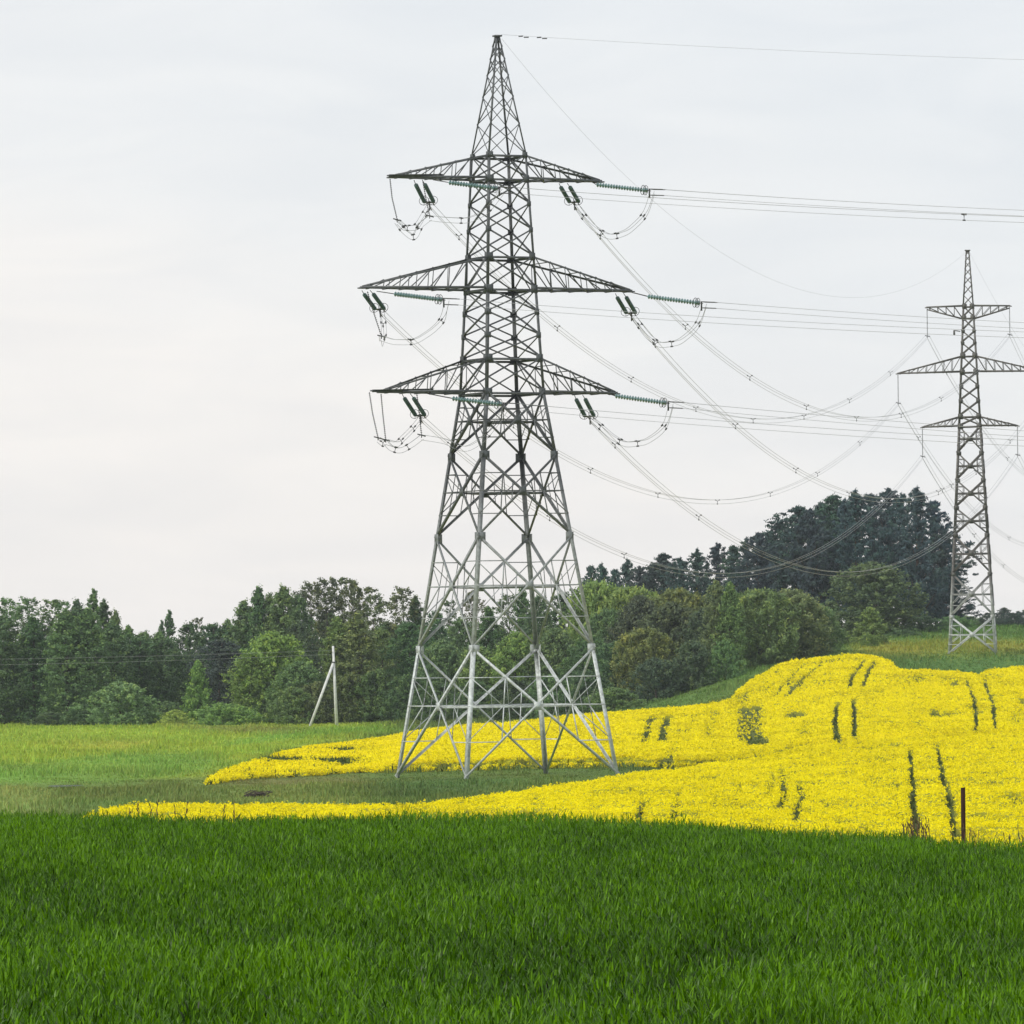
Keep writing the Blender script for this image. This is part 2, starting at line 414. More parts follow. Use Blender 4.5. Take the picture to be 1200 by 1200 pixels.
# ground sheet
gp = np.concatenate([np.linspace(-6000, -420, 24), np.linspace(-400, 1600, 501), np.linspace(1620, 7200, 24)])
gy = np.concatenate([np.linspace(1, 230, 70), np.linspace(232, 900, 335), np.linspace(905, 1300, 80), np.linspace(1350, 3200, 30)])
PP, YY = np.meshgrid(gp, gy, indexing='ij')
XX = (PP-PX0)/F*YY
Z = ground(XX, YY)
near_w = np.zeros_like(Z)
V = np.stack([XX, YY, Z], -1).reshape(-1, 3)
ni, nj = len(gp), len(gy)
idx = np.arange(ni*nj).reshape(ni, nj)
Q = np.stack([idx[:-1, :-1], idx[1:, :-1], idx[1:, 1:], idx[:-1, 1:]], -1).reshape(-1, 4)
cc = cover(XX.ravel(), YY.ravel())
me = mesh_from_arrays('ground', V, Q.ravel(), np.full(len(Q), 4), None, {'cover': cc}, True)
m, n, l = new_mat('field_soil_and_turf'); b, o = principled(n, l, .95, .1)
a_ = N(n, 'ShaderNodeAttribute'); a_.attribute_name = 'cover'
tc = N(n, 'ShaderNodeTexCoord'); no = N(n, 'ShaderNodeTexNoise'); no.inputs['Scale'].default_value = 2.2; no.inputs['Detail'].default_value = 8; no.inputs['Roughness'].default_value = .7
l.new(tc.outputs['Object'], no.inputs['Vector'])
cr = ramp(n, [(.3, (.55, .6, .55)), (.7, (1.35, 1.3, 1.2))]); l.new(no.outputs['Fac'], cr.inputs[0])
mx = N(n, 'ShaderNodeMix', data_type='RGBA', blend_type='MULTIPLY'); mx.inputs['Factor'].default_value = 1
l.new(a_.outputs['Color'], mx.inputs[6]); l.new(cr.outputs[0], mx.inputs[7]); l.new(mx.outputs[2], b.inputs['Base Color'])
bp = N(n, 'ShaderNodeBump'); bp.inputs['Strength'].default_value = .8; bp.inputs['Distance'].default_value = .25
l.new(no.outputs['Fac'], bp.inputs['Height']); l.new(bp.outputs[0], b.inputs['Normal'])
me.materials.append(m)
tag(link('ground', me), kind='structure')

# ------------------------------------------------------------------ scattered blades: shared builder
def blades(X, Y, Z, hgt, wid, lean, az, curl, segs=3):
    """curved tapering leaves as one array of vertices and faces"""
    n = len(X)
    ts = np.linspace(0, 1, segs+1)
    ox, oy = np.cos(az), np.sin(az); sx, sy = -oy, ox
    prof = np.interp(ts, [0, .35, .75, 1], [.75, 1, .62, 0])
    rows = []
    for t, wf in zip(ts, prof):
        out = hgt*(lean*t + curl*t*t*.7); up = hgt*(t - .45*curl*t*t*t)
        cx, cy, cz = X + ox*out, Y + oy*out, Z + up
        if wf == 0: rows.append(np.stack([cx, cy, cz], -1)[:, None, :])
        else:
            w = wid*wf*.5
            rows.append(np.stack([np.stack([cx-sx*w, cy-sy*w, cz], -1), np.stack([cx+sx*w, cy+sy*w, cz], -1)], 1))
    V = np.concatenate(rows, 1); k = V.shape[1]
    base = (np.arange(n)*k)[:, None]
    lp = []
    for s in range(segs-1): lp += [2*s, 2*s+1, 2*s+3, 2*s+2]
    lp += [2*(segs-1), 2*(segs-1)+1, 2*segs]
    loops = (base + np.array(lp)[None, :]).ravel()
    sizes = np.tile([4]*(segs-1)+[3], n)
    return V.reshape(-1, 3), loops, sizes, k

def polar(n, p0, p1, y0, y1, power=1.0):
    """points spread over the ground between two bearings and two distances; power 1 = even in area"""
    u = RNG.random(n); e = power+1
    Y = (y0**e + u*(y1**e-y0**e))**(1/e)
    return (RNG.uniform(p0, p1, n)-PX0)/F*Y, Y

# ------------------------------------------------------------------ wheat in the foreground
def wheat():
    X, Y = polar(320000, -130, 1330, 30, WHEAT_END+2.0)
    Ys_ = RNG.uniform(26, WHEAT_END+2.0, 90000); sd = np.where(RNG.random(90000) < .5, -1, 1)   # the crop goes on to both sides
    Xs_ = sd*(.097*Ys_ + RNG.uniform(0, 9, 90000)); X = np.r_[X, Xs_]; Y = np.r_[Y, Ys_]
    edge = WHEAT_END + 1.2*(fbm(X/.8, Y/.8, 61)-.5)
    row = np.round(X/.125)*.125                                            # drilled rows
    X = np.where(RNG.random(len(X)) < .6, row + RNG.normal(0, .02, len(X)), X)
    vig = fbm(X/1.6, Y/5, 62, 3); gap = fbm(X/.9, Y/2.6, 63, 3)
    keep = (Y < edge) & (RNG.random(len(X)) < smooth(.30, .52, gap) + .10 + .6*smooth(82, 92, Y))
    X, Y, vig = X[keep], Y[keep], vig[keep]
    Z = ground(X, Y)
    out = []
    top = .48 + .42*(vig-.5) + RNG.normal(0, .045, len(X))
    for k in range(4):                                                     # four leaves to a tiller
        n = len(X); hb = top*(.30+.21*k + RNG.uniform(-.09, .09, n))
        L = np.where(k < 3, RNG.uniform(.05, .12, n), RNG.uniform(.04, .105, n))
        az = RNG.uniform(0, 2*math.pi, n); lean = RNG.uniform(.04, .7, n); curl = np.abs(RNG.normal(.10, .3, n))
        wid = RNG.uniform(.008, .014, n)
        out.append((X + RNG.normal(0, .015, n), Y + RNG.normal(0, .015, n), Z + hb, L, wid, lean, az, curl, RNG.normal(.42 + .055*k + .55*(vig-.5), .25, n)))
    A = [np.concatenate([o[i] for o in out]) for i in range(9)]
    V, lo, si, k = blades(*A[:8], segs=3)
    me = mesh_from_arrays('wheat', V, lo, si, None, {'tint': np.repeat(np.clip(A[8], 0, 1), k)}, True)
    me.materials.append(leaf_mat('wheat_leaf', False, (.044, .126, .0010), .16, 2.5, .40, .35, .16, .30))
    tag(link('wheat', me), 'dense dark green young wheat filling the whole front of the view', 'wheat', kind='stuff')
wheat()

# ------------------------------------------------------------------ rapeseed
RAPE = leaf_mat('rape_blossom', False, (.88, .755, .0015), .50, 1.15, .22, .7, .1, -.03)
RSTEM = leaf_mat('rape_stem', False, (.075, .115, .022), .5, 1.6, .2, .7, .15, .2)
m, n, l = new_mat('rape_canopy'); b, o = principled(n, l, .9, .1)
a_ = N(n, 'ShaderNodeAttribute'); a_.attribute_name = 'tint'
tc = N(n, 'ShaderNodeTexCoord'); no = N(n, 'ShaderNodeTexNoise'); no.inputs['Scale'].default_value = 5.0; no.inputs['Detail'].default_value = 6; no.inputs['Roughness'].default_value = .75
l.new(tc.outputs['Object'], no.inputs['Vector'])
cr = ramp(n, [(.38, (.10, .125, .012)), (.62, (.45, .41, .008))]); l.new(no.outputs['Fac'], cr.inputs[0])
c2 = ramp(n, [(.3, (.045, .066, .017)), (.7, (.100, .125, .030))]); l.new(no.outputs['Fac'], c2.inputs[0])
mx = N(n, 'ShaderNodeMix', data_type='RGBA'); l.new(a_.outputs['Fac'], mx.inputs['Factor']); l.new(cr.outputs[0], mx.inputs[6]); l.new(c2.outputs[0], mx.inputs[7])
l.new(mx.outputs[2], b.inputs['Base Color'])
RCAN = m

def taper(X, Y, which):
    """plants stand lower towards the open edges of a field"""
    f = np.zeros(X.shape)
    for dy, dx in ((-1.2, 0), (-3, 0), (-6, 0), (0, -.5), (0, .5), (0, -1.2), (2, 0), (5, 0), (9, 0)): f += rape_mask(X+dx, Y+dy) == which
    t = .30 + .70*smooth(0, 1, f/9)
    if which == 2:                                                       # thin, stunted crop in the low left corner
        px = PX0 + F*X/Y; t = t*(1 - .62*(1-smooth(390, 540, px)))
    return t

def rape(which, name, label, y0, y1, p0, p1, nh, size):
    ps = np.arange(p0, p1, 3.0); ys = [y0]
    while ys[-1] < y1: ys.append(ys[-1] + max(.5, ys[-1]*.0016))
    ys = np.array(ys)
    A, B = np.meshgrid(ps, ys, indexing='ij'); X = (A-PX0)/F*B; Y = B
    msk = (rape_mask(X.ravel(), Y.ravel()) == which).reshape(X.shape)
    bar_ = bare(X.ravel(), Y.ravel()).reshape(X.shape)
    g = ground(X, Y)
    tp = taper(X.ravel(), Y.ravel(), which).reshape(X.shape)
    inner = msk.copy()
    inner[1:] &= msk[:-1]; inner[:-1] &= msk[1:]; inner[:, 1:] &= msk[:, :-1]; inner[:, :-1] &= msk[:, 1:]
    hh = RAPE_H*.86 + .22*(fbm(X/1.2, Y/1.8, 71, 3)-.5) + .25*(fbm(X/7, Y/11, 72, 2)-.5)
    Zc = g + np.where(inner, hh*(1-.72*bar_)*tp, .02)
    idx = np.arange(X.size).reshape(X.shape)
    fm = msk[:-1, :-1] & msk[1:, :-1] & msk[1:, 1:] & msk[:-1, 1:]
    Q = np.stack([idx[:-1, :-1], idx[1:, :-1], idx[1:, 1:], idx[:-1, 1:]], -1)[fm]
    used = np.unique(Q); remap = np.full(X.size, -1); remap[used] = np.arange(len(used))
    V1 = np.stack([X, Y, Zc], -1).reshape(-1, 3)[used]; T1 = bar_.ravel()[used]
    T1 = np.where(inner.ravel()[used], T1, .35); L1 = remap[Q].ravel(); S1 = np.full(len(Q), 4)
    # flower heads: small tilted petals in a loose dome
    hx, hy = polar(nh, p0, p1, y0, y1, .6)
    k = rape_mask(hx, hy) == which; hx, hy = hx[k], hy[k]
    bb = bare(hx, hy); k = RNG.random(len(hx)) > bb*1.06
    hx, hy = hx[k], hy[k]; n_ = len(hx)
    tq = taper(hx, hy, which); ex = np.repeat(np.flatnonzero(tq < .93), 3)
    hx = np.r_[hx, hx[ex] + RNG.normal(0, .2, len(ex))]; hy = np.r_[hy, hy[ex] + RNG.normal(0, .7, len(ex))]
    k = rape_mask(hx, hy) == which; hx, hy = hx[k], hy[k]; n_ = len(hx)
    hz = ground(hx, hy) + taper(hx, hy, which)*(RAPE_H*.90 + .22*(fbm(hx/1.2, hy/1.8, 71, 3)-.5) + .25*(fbm(hx/7, hy/11, 72, 2)-.5)) + RNG.normal(0, .09, n_)
    edge = (rape_mask(hx, hy-1.1) != which) | (rape_mask(hx-.5, hy) != which) | (rape_mask(hx+.5, hy) != which)
    hz = np.where(edge, ground(hx, hy) + RAPE_H*RNG.uniform(.08, .45, n_), hz)
    sc_ = size(hy)
    vs, ts = [], []
    tin = np.clip(.55 + .6*(fbm(hx/3, hy/6, 73)-.5) + .5*(fbm(hx/.6, hy/.8, 74, 2)-.5) + RNG.normal(0, .17, n_), 0, 1)
    NP = 7
    for q in range(NP):
        off = RNG.normal(0, 1, (n_, 3))*np.array([.75, .75, .55]); c = np.stack([hx, hy, hz], -1) + off*sc_[:, None]
        nrm = RNG.normal(0, 1, (n_, 3)) + np.array([0, -.35, .75]); nrm /= np.linalg.norm(nrm, axis=1)[:, None]
        t = np.cross(nrm, RNG.normal(0, 1, (n_, 3))); t /= np.linalg.norm(t, axis=1)[:, None]; u = np.cross(nrm, t)
        s = (sc_*RNG.uniform(.45, .95, n_))[:, None]
        vs.append(np.stack([c+t*s, c+u*s*.8, c-t*s, c-u*s*.8], 1)); ts.append(np.repeat(np.clip(tin + RNG.normal(0, .12, n_), 0, 1)[:, None], 4, 1))
    V2 = np.concatenate(vs).reshape(-1, 3); T2 = np.concatenate(ts).ravel(); nq = len(V2)//4
    L2 = np.arange(nq*4) + len(V1); S2 = np.full(nq, 4)
    # stems and leaves showing at edges, tracks and thin spots
    gx, gy_ = polar(int(nh*.5), p0, p1, y0, y1, .6)
    mk = rape_mask(gx, gy_) == which; gx, gy_ = gx[mk], gy_[mk]; bb = bare(gx, gy_)
    k = RNG.random(len(gx)) < .10 + .9*bb; gx, gy_, bb = gx[k], gy_[k], bb[k]; n3 = len(gx)
    V3, L3, S3, kk = blades(gx, gy_, ground(gx, gy_), RNG.uniform(.35, .75, n3)*(1.15-.35*bb), RNG.uniform(.08, .2, n3), RNG.uniform(.05, .5, n3), RNG.uniform(0, 6.28, n3), RNG.uniform(0, .4, n3), 2)
    T3 = np.repeat(np.clip(RNG.normal(.45, .2, n3), 0, 1), kk)
    V = np.concatenate([V1, V2, V3]); L = np.concatenate([L1, L2, L3 + len(V1)+len(V2)]); S = np.concatenate([S1, S2, S3])
    M = np.concatenate([np.zeros(len(S1)), np.ones(len(S2)), np.full(len(S3), 2)])
    me = mesh_from_arrays(name, V, L, S, M, {'tint': np.concatenate([T1, T2, T3])})
    for q in (RCAN, RAPE, RSTEM): me.materials.append(q)
    tag(link(name, me), label, 'rapeseed', kind='stuff')

rape(1, 'rapeseed', 'bright yellow flowering rapeseed just behind the green wheat', 266, 545, -20, 1600, 325000, lambda y: .046*np.interp(y, [240, 545], [1, 1.7]))
rape(2, 'rapeseed', 'bright yellow flowering rapeseed with wheel tracks climbing to the far hill', 450, 800, 200, 1600, 440000, lambda y: .078*np.interp(y, [450, 800], [1, 1.4]))

# ------------------------------------------------------------------ meadow grass, verge weeds
def grass():
    X, Y = polar(190000, -160, 1520, 300, 960, .35)
    k = rape_mask(X, Y) == 0; X, Y = X[k], Y[k]
    X = np.repeat(X, 3); Y = np.repeat(Y, 3); n = len(X)
    X = X + RNG.normal(0, .16, n); Y = Y + RNG.normal(0, .16, n)
    tall = fbm(X/4, Y/9, 81, 3)
    h = (.20 + .45*smooth(.45, .75, tall))*np.where((Y > 450) & (Y < 495), .3, 1)*RNG.uniform(.6, 1.3, n); w = RNG.uniform(.05, .11, n)*np.interp(Y, [300, 900], [.7, 1.5])
    V, L, S, kk = blades(X, Y, ground(X, Y), h, w, RNG.uniform(0, .5, n), RNG.uniform(0, 6.28, n), RNG.uniform(0, .5, n), 2)
    c = cover(X, Y)*RNG.uniform(.75, 1.45, (n, 1))
    c[:, 0] *= RNG.uniform(.9, 1.25, n)
    me = mesh_from_arrays('grass', V, L, S, None, {'cover': np.repeat(c, kk, 0)})
    m, nn, l = new_mat('meadow_grass'); b, o = principled(nn, l, .7, .2)
    a_ = N(nn, 'ShaderNodeAttribute'); a_.attribute_name = 'cover'; l.new(a_.outputs['Color'], b.inputs['Base Color'])
    t = N(nn, 'ShaderNodeBsdfTranslucent'); l.new(a_.outputs['Color'], t.inputs['Color']); ms = N(nn, 'ShaderNodeMixShader'); ms.inputs[0].default_value = .3
    l.new(b.outputs[0], ms.inputs[1]); l.new(t.outputs[0], ms.inputs[2]); l.new(ms.outputs[0], o.inputs[0])
    me.materials.append(m)
    tag(link('grass', me), 'rough green meadow grass between and behind the yellow fields', 'grass', kind='stuff')
grass()

def weeds():
    """dock and grass stems standing along the far edge of the wheat"""
    mb = MB(); r = random.Random(5)
    spots = [(1064+r.uniform(-4, 4), 1) for _ in range(8)] + [(1078+r.uniform(-8, 10), .9) for _ in range(8)] + [(r.uniform(1060, 1150), .7) for _ in range(12)] + [(r.uniform(1020, 1200), .5) for _ in range(14)] + [(r.uniform(150, 330), .2) for _ in range(8)]
    for px, s in spots:
        Y = WHEAT_END + r.uniform(-.6, 1.4); X = (px-PX0)/F*Y; z = gz(X, Y); h = r.uniform(.62, .82) + .22*s*r.random()
        top = np.array([X+r.uniform(-.05, .05), Y, z+h])
        mb.tube([(X, Y, z), (X+r.uniform(-.02, .02), Y, z+h*.6), top], [.006, .006, .004], 4, 0)
        for k in range(r.randint(2, 4)):
            q = np.array([X, Y, z]) + (top-np.array([X, Y, z]))*r.uniform(.68, 1.0)
            mb.lathe(q, (r.uniform(-.5, .5), r.uniform(-.5, .5), 1), [(0, .003), (.02, .008), (.05, .007), (.07, .002)], 5, 1 if s > .6 or r.random() < .5 else 2)
        for k in range(2):
            a = r.uniform(0, 6.28)
            mb.tube([(X, Y, z+h*.3*k+.1), (X+.08*math.cos(a), Y+.08*math.sin(a), z+h*.3*k+.3), (X+.15*math.cos(a), Y+.15*math.sin(a), z+h*.3*k+.38)], [.006, .012, .002], 4, 2)
    o = mb.build('weeds', [plain_mat('dock_stem', (.10, .06, .03), .8), plain_mat('dock_seed', (.075, .055, .026), .9), plain_mat('weed_leaf', (.05, .10, .02), .7)])
    tag(o, 'reddish brown dock and grass stems along the far edge of the wheat', 'weeds', kind='stuff')
weeds()
# ------------------------------------------------------------------ lattice pylons
def lerp(a, b, t): return a + (b-a)*t

class Pylon:
    def __init__(s, root, prof, mat, gus, sizes):
        s.root, s.prof, s.mat, s.gus, s.sz = root, prof, mat, gus, sizes
    def hs(s, z): return float(np.interp(z, [p[0] for p in s.prof], [p[1] for p in s.prof]))
    def cor(s, sx, sy, z):
        h = s.hs(z); return np.array([sx*h, sy*h, z])
    FACES = [((-1, -1), (1, -1)), ((1, -1), (1, 1)), ((1, 1), (-1, 1)), ((-1, 1), (-1, -1))]
    def legs(s, zs, ws, nodes, gsize):
        for sx, sy in ((-1, -1), (1, -1), (1, 1), (-1, 1)):
            mb = MB()
            for (z0, z1), w in zip(zip(zs[:-1], zs[1:]), ws):
                mb.bar(s.cor(sx, sy, z0), s.cor(sx, sy, z1), w, (-sx, 0, 0), (0, -sy, 0), w*.14)
            leg = mb.build('leg', s.mat, s.root)
            for z, k in nodes:
                g = MB(); c = s.cor(sx, sy, z); q = gsize*k*.9
                g.box(c + np.array([-sx*q*.42, sy*.012, 0]), (q*.5, 0, 0), (0, .010, 0), (0, 0, q*.55))
                g.box(c + np.array([sx*.012, -sy*q*.42, 0]), (.010, 0, 0), (0, q*.5, 0), (0, 0, q*.55))
                g.build('gusset_plate', s.gus, leg)
    def bracing(s, lower, upper, wd, wr, wu, levels, gc):
        """lower: (z0, zc, z1, redundants) panels; upper: (z0, z1) crossed panels; levels: horizontals"""
        centres = {}
        for fi, (A, B) in enumerate(s.FACES):
            mb = MB()
            nrm = np.array([(A[0]+B[0])/2, (A[1]+B[1])/2, 0.]); inn = -nrm
            for z0, zc, z1, red in lower:
                a0, b0, a1, b1 = s.cor(*A, z0), s.cor(*B, z0), s.cor(*A, z1), s.cor(*B, z1)
                t = np.linalg.norm(b0-a0)/(np.linalg.norm(b0-a0)+np.linalg.norm(b1-a1))
                C = lerp(a0, b1, t); centres.setdefault(zc, []).append(C)
                mb.bar(a0+nrm*.015, b1+nrm*.015, wd, None, inn); mb.bar(b0-nrm*.02, a1-nrm*.02, wd, None, inn)
                mb.box(C+nrm*.02, (gc*.5*(abs(nrm[1]) > .5), gc*.5*(abs(nrm[0]) > .5), 0) if True else 0, (0, 0, gc*.5), nrm*.012, 1)
                if red:
                    for e0, e1 in ((a0, a1), (b0, b1)):
                        lc = lerp(e0, e1, (C[2]-z0)/(z1-z0))
                        mb.bar(lc, C, wr*1.15, None, inn)
                        for e in (e0, e1):
                            m_ = lerp(e, C, .5); lq = lerp(e, lc, .5); hm = lerp(lc, C, .5)
                            mb.bar(m_, lq, wr, None, inn); mb.bar(m_, hm, wr, None, inn); mb.bar(lq, hm, wr*.9, None, inn)
                            if red > 1:
                                m2 = lerp(e, C, .75); mb.bar(m2, lerp(lc, C, .75), wr*.85, None, inn)
            for z0, z1 in upper:
                a0, b0, a1, b1 = s.cor(*A, z0), s.cor(*B, z0), s.cor(*A, z1), s.cor(*B, z1)
                mb.bar(a0+nrm*.012, b1+nrm*.012, wu, None, inn); mb.bar(b0-nrm*.02, a1-nrm*.02, wu, None, inn)
            for z, w in levels:
                mb.bar(s.cor(*A, z)+nrm*.014, s.cor(*B, z)+nrm*.014, w, (0, 0, -1), inn)
            mb.build('face_bracing', [s.mat, s.gus], s.root)
        for zc, cs in centres.items():
            if zc is None: continue
            d = MB()
            for i in range(4): d.bar(cs[i], cs[(i+1) % 4], wd*.72, (0, 0, -1))
            d.build('diaphragm', s.mat, s.root)
    def peak(s, zs, w, wb):
        mb = MB()
        for sx, sy in ((-1, -1), (1, -1), (1, 1), (-1, 1)):
            mb.bar(s.cor(sx, sy, zs[0]), s.cor(sx, sy, zs[-1]), w, (-sx, 0, 0), (0, -sy, 0), w*.14)
        for A, B in s.FACES:
            nrm = np.array([(A[0]+B[0])/2, (A[1]+B[1])/2, 0.])
            for z0, z1 in zip(zs[:-1], zs[1:]):
                mb.bar(s.cor(*A, z0)+nrm*.01, s.cor(*B, z1)+nrm*.01, wb, None, -nrm)
                mb.bar(s.cor(*B, z0)-nrm*.02, s.cor(*A, z1)-nrm*.02, wb, None, -nrm)
            mb.bar(s.cor(*A, zs[-1]), s.cor(*B, zs[-1]), w, (0, 0, -1), -nrm)
        h = s.hs(zs[-1])
        mb.box((0, 0, zs[-1]+.06), (h+.12, 0, 0), (0, h+.12, 0), (0, 0, .06))
        mb.build('peak', s.mat, s.root)
    def arm(s, sx, L, zb, zt, n, w, wb, ztip, tipy=.22, flat_top=False):
        """cross arm to one side: two bottom chords, two top chords, webs; ztip is the height of the tip"""
        mb = MB()
        for sy in (-1, 1):
            b0, t0 = s.cor(sx, sy, zb), s.cor(sx, sy, zt)
            tb = np.array([sx*L, sy*tipy, ztip[0]]); tt = np.array([sx*(L-.15), sy*tipy*.9, ztip[1]])
            d = np.array([0, -sy, 0.])
            mb.bar(b0 + (0, sy*.02, 0), tb, w, (0, 0, 1), d); mb.bar(t0 + (0, sy*.02, 0), tt, w*.85, (0, 0, -1), d)
            for k in range(1, n+1):
                u = k/(n+.35)
                mb.bar(lerp(b0, tb, u), lerp(t0, tt, u), wb, (0, -sy, 0))
                u0 = (k-1)/(n+.35)
                mb.bar(lerp(t0, tt, u0), lerp(b0, tb, u), wb, (0, -sy, 0))
        bn, bp = s.cor(sx, -1, zb), s.cor(sx, 1, zb); tn, tp = np.array([sx*L, -tipy, ztip[0]]), np.array([sx*L, tipy, ztip[0]])
        un, up = s.cor(sx, -1, zt), s.cor(sx, 1, zt); vn, vp = np.array([sx*(L-.15), -tipy, ztip[1]]), np.array([sx*(L-.15), tipy, ztip[1]])
        for k in range(n+1):
            u0, u1 = k/(n+.35), min(1, (k+1)/(n+.35))
            mb.bar(lerp(bn, tn, u0), lerp(bp, tp, u0), wb, (0, 0, -1)); mb.bar(lerp(un, vn, u0), lerp(up, vp, u0), wb*.9, (0, 0, -1))
            p, q = ((bn, tn), (bp, tp)) if k % 2 else ((bp, tp), (bn, tn))
            mb.bar(lerp(*p, u0), lerp(*q, u1), wb, (0, 0, 1))
        mb.box(((sx*(L-.1)), 0, ztip[0]+.02), (.28, 0, 0), (0, tipy+.06, 0), (0, 0, .05))
        return mb.build('cross_arm', s.mat, s.root)
    def footings(s, size):
        for sx, sy in ((-1, -1), (1, -1), (1, 1), (-1, 1)):
            mb = MB(); c = s.cor(sx, sy, 0)
            mb.add([c+np.array(v) for v in [(-size, -size, -1.6), (size, -size, -1.6), (size, size, -1.6), (-size, size, -1.6), (-size*.6, -size*.6, -.12), (size*.6, -size*.6, -.12), (size*.6, size*.6, -.12), (-size*.6, size*.6, -.12)]],
                   [(3, 2, 1, 0), (4, 5, 6, 7), (0, 1, 5, 4), (1, 2, 6, 5), (2, 3, 7, 6), (3, 0, 4, 7)])
            mb.build('footing', CONC, s.root)

# --- the large angle pylon
Y1, S1 = 480.0, F/480.0
base1 = at(594, 910.0, Y1)
TH = math.radians(25.0); CA, SA = math.cos(TH), math.sin(TH)
big = empty('power_pylon', base1, TH)
tag(big, 'tall steel lattice angle pylon with three pairs of cross arms standing among the yellow rapeseed', 'pylon')
z1 = lambda y: (910.0-y)/S1
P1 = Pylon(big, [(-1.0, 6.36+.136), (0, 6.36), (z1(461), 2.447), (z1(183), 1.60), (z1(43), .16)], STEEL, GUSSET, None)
nod = [910, 761, 630, 535, 461]; cen = [831, 689, 577, 493]
up = [461, 421, 394, 367, 340, 302, 270.5, 240, 211, 183]
P1.legs([-.5, z1(761), z1(535), z1(461), z1(340), z1(183)], [.30, .28, .25, .215, .18],
        [(z1(y), k) for y, k in [(761, 1.15), (630, 1.15), (535, 1.1), (461, 1.0), (421, 1.0), (394, .7), (367, .7), (340, 1.0), (302, .9), (270.5, .6), (240, .6), (211, .9), (183, .75)]], .62)
P1.bracing([(z1(nod[i]), z1(cen[i]), z1(nod[i+1]), 2 if i < 3 else 1) for i in range(4)],
           [(z1(up[i]), z1(up[i+1])) for i in range(len(up)-1)], .18, .072, .112,
           [(z1(y), .17) for y in (461, 421, 340, 302, 211, 183)], .62)
P1.peak([z1(y) for y in (183, 146, 114, 89, 70, 55, 43)], .115, .062)
P1.footings(.75)
ARMS1 = [(211, 183, 9.0, 8.55, 5), (340, 302, 11.5, 11.0, 6), (461, 421, 10.05, 9.65, 5)]
for yb, yt, Ll, Lr, nn in ARMS1:
    zb, zt = z1(yb), z1(yt)
    P1.arm(-1, Ll, zb, zt, nn, .17, .068, (zb, zb+.22)); P1.arm(1, Lr, zb, zt, nn, .17, .068, (zb, zb+.22))
for yb, L0, L1 in ((211, 5.0, 9.35), (461, 6.0, 10.95)):                        # beams that carry the outer jumper strings
    mb = MB(); zb = z1(yb)
    mb.bar((-L0, -.7, zb+.30), (-L1, -.55, zb+.20), .2, (0, 0, -1)); mb.bar((-L0, .1, zb+.27), (-L1, -.5, zb+.17), .14, (0, 0, -1))
    mb.box((-L1+.05, -.52, zb+.12), (.16, 0, 0), (0, .12, 0), (0, 0, .05)); mb.build('jumper_beam', STEEL, big)

# --- the second, suspension pylon on the hill
Y2, S2 = 790.0, F/790.0
base2 = at(1140, 766.8, Y2)
TH2 = math.radians(-6)
far_ = empty('power_pylon', base2, TH2)
tag(far_, 'slimmer far lattice pylon on the grassy hilltop beside the pine wood', 'pylon')
z2 = lambda y: (766.8-y)/S2
k2 = 1/(S2*1.099)
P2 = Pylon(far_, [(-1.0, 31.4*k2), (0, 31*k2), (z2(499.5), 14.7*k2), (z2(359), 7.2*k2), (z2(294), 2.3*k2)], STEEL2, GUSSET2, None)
n2 = [766.8, 723, 673, 627.5, 595, 563, 531, 499.5]; c2_ = [744, 697, 650, 611, 578.5, 547, 515]
u2 = [499.5, 488, 470, 453, 436, 417, 402, 388, 372.6, 359]
P2.legs([-.5, z2(627), z2(499.5), z2(359)], [.25, .23, .20], [(z2(y), k) for y, k in [(723, .9), (673, .9), (627.5, 1), (595, 1), (563, 1), (531, 1), (499.5, 1.2), (488, 1.1), (470, .9), (453, .9), (436, 1.2), (417, 1.2), (402, .8), (388, .8), (372.6, 1.1), (359, 1.1)]], .55)
P2.bracing([(z2(n2[i]), z2(c2_[i]), z2(n2[i+1]), 1) for i in range(7)], [(z2(u2[i]), z2(u2[i+1])) for i in range(len(u2)-1)], .17, .075, .14,
           [(z2(y), .16) for y in (499.5, 488, 436, 417, 372.6, 359)], .55)
P2.peak([z2(y) for y in (359, 346, 334, 324, 315, 307, 300, 294)], .14, .07)
P2.footings(.6)
AR2 = [(359, 372.6, 5.22, 4), (436, 417, 8.95, 7), (499.5, 488, 6.0, 5)]
for yb, yt, L, nn in AR2:
    zb, zt = z2(yb), z2(yt)
    for sx in (-1, 1): P2.arm(sx, L, zb, zt, nn, .17, .07, (zb-.1, zb+.10 if yt < yb else zb-.25), .15)
mb = MB(); mb.bar((-1.0, -.9, z2(389)), (-1.75, -1.1, z2(388)), .12); mb.box((-1.75, -1.1, z2(390)), (.12, 0, 0), (0, .1, 0), (0, 0, .3)); mb.build('warning_bracket', GUSSET2, far_)

# ------------------------------------------------------------------ insulators
def unit(v): v = np.asarray(v, float); return v/np.linalg.norm(v)
def discs(mb, p, q, r, pitch, n=10, mat=0, core=.035):
    p, q = np.asarray(p), np.asarray(q); L = np.linalg.norm(q-p); ax = (q-p)/L; k = max(3, int(round(L/pitch)))
    prof = []
    for i in range(k):
        d = (i+.25)*L/k; h = L/k
        prof += [(d, core), (d+.12*h, core*1.7), (d+.30*h, r*.82), (d+.46*h, r), (d+.52*h, r*.9), (d+.50*h, r*.35), (d+.62*h, core)]
    prof = [(0, core)] + prof + [(L, core)]
    mb.lathe(p, ax, prof, n, mat)

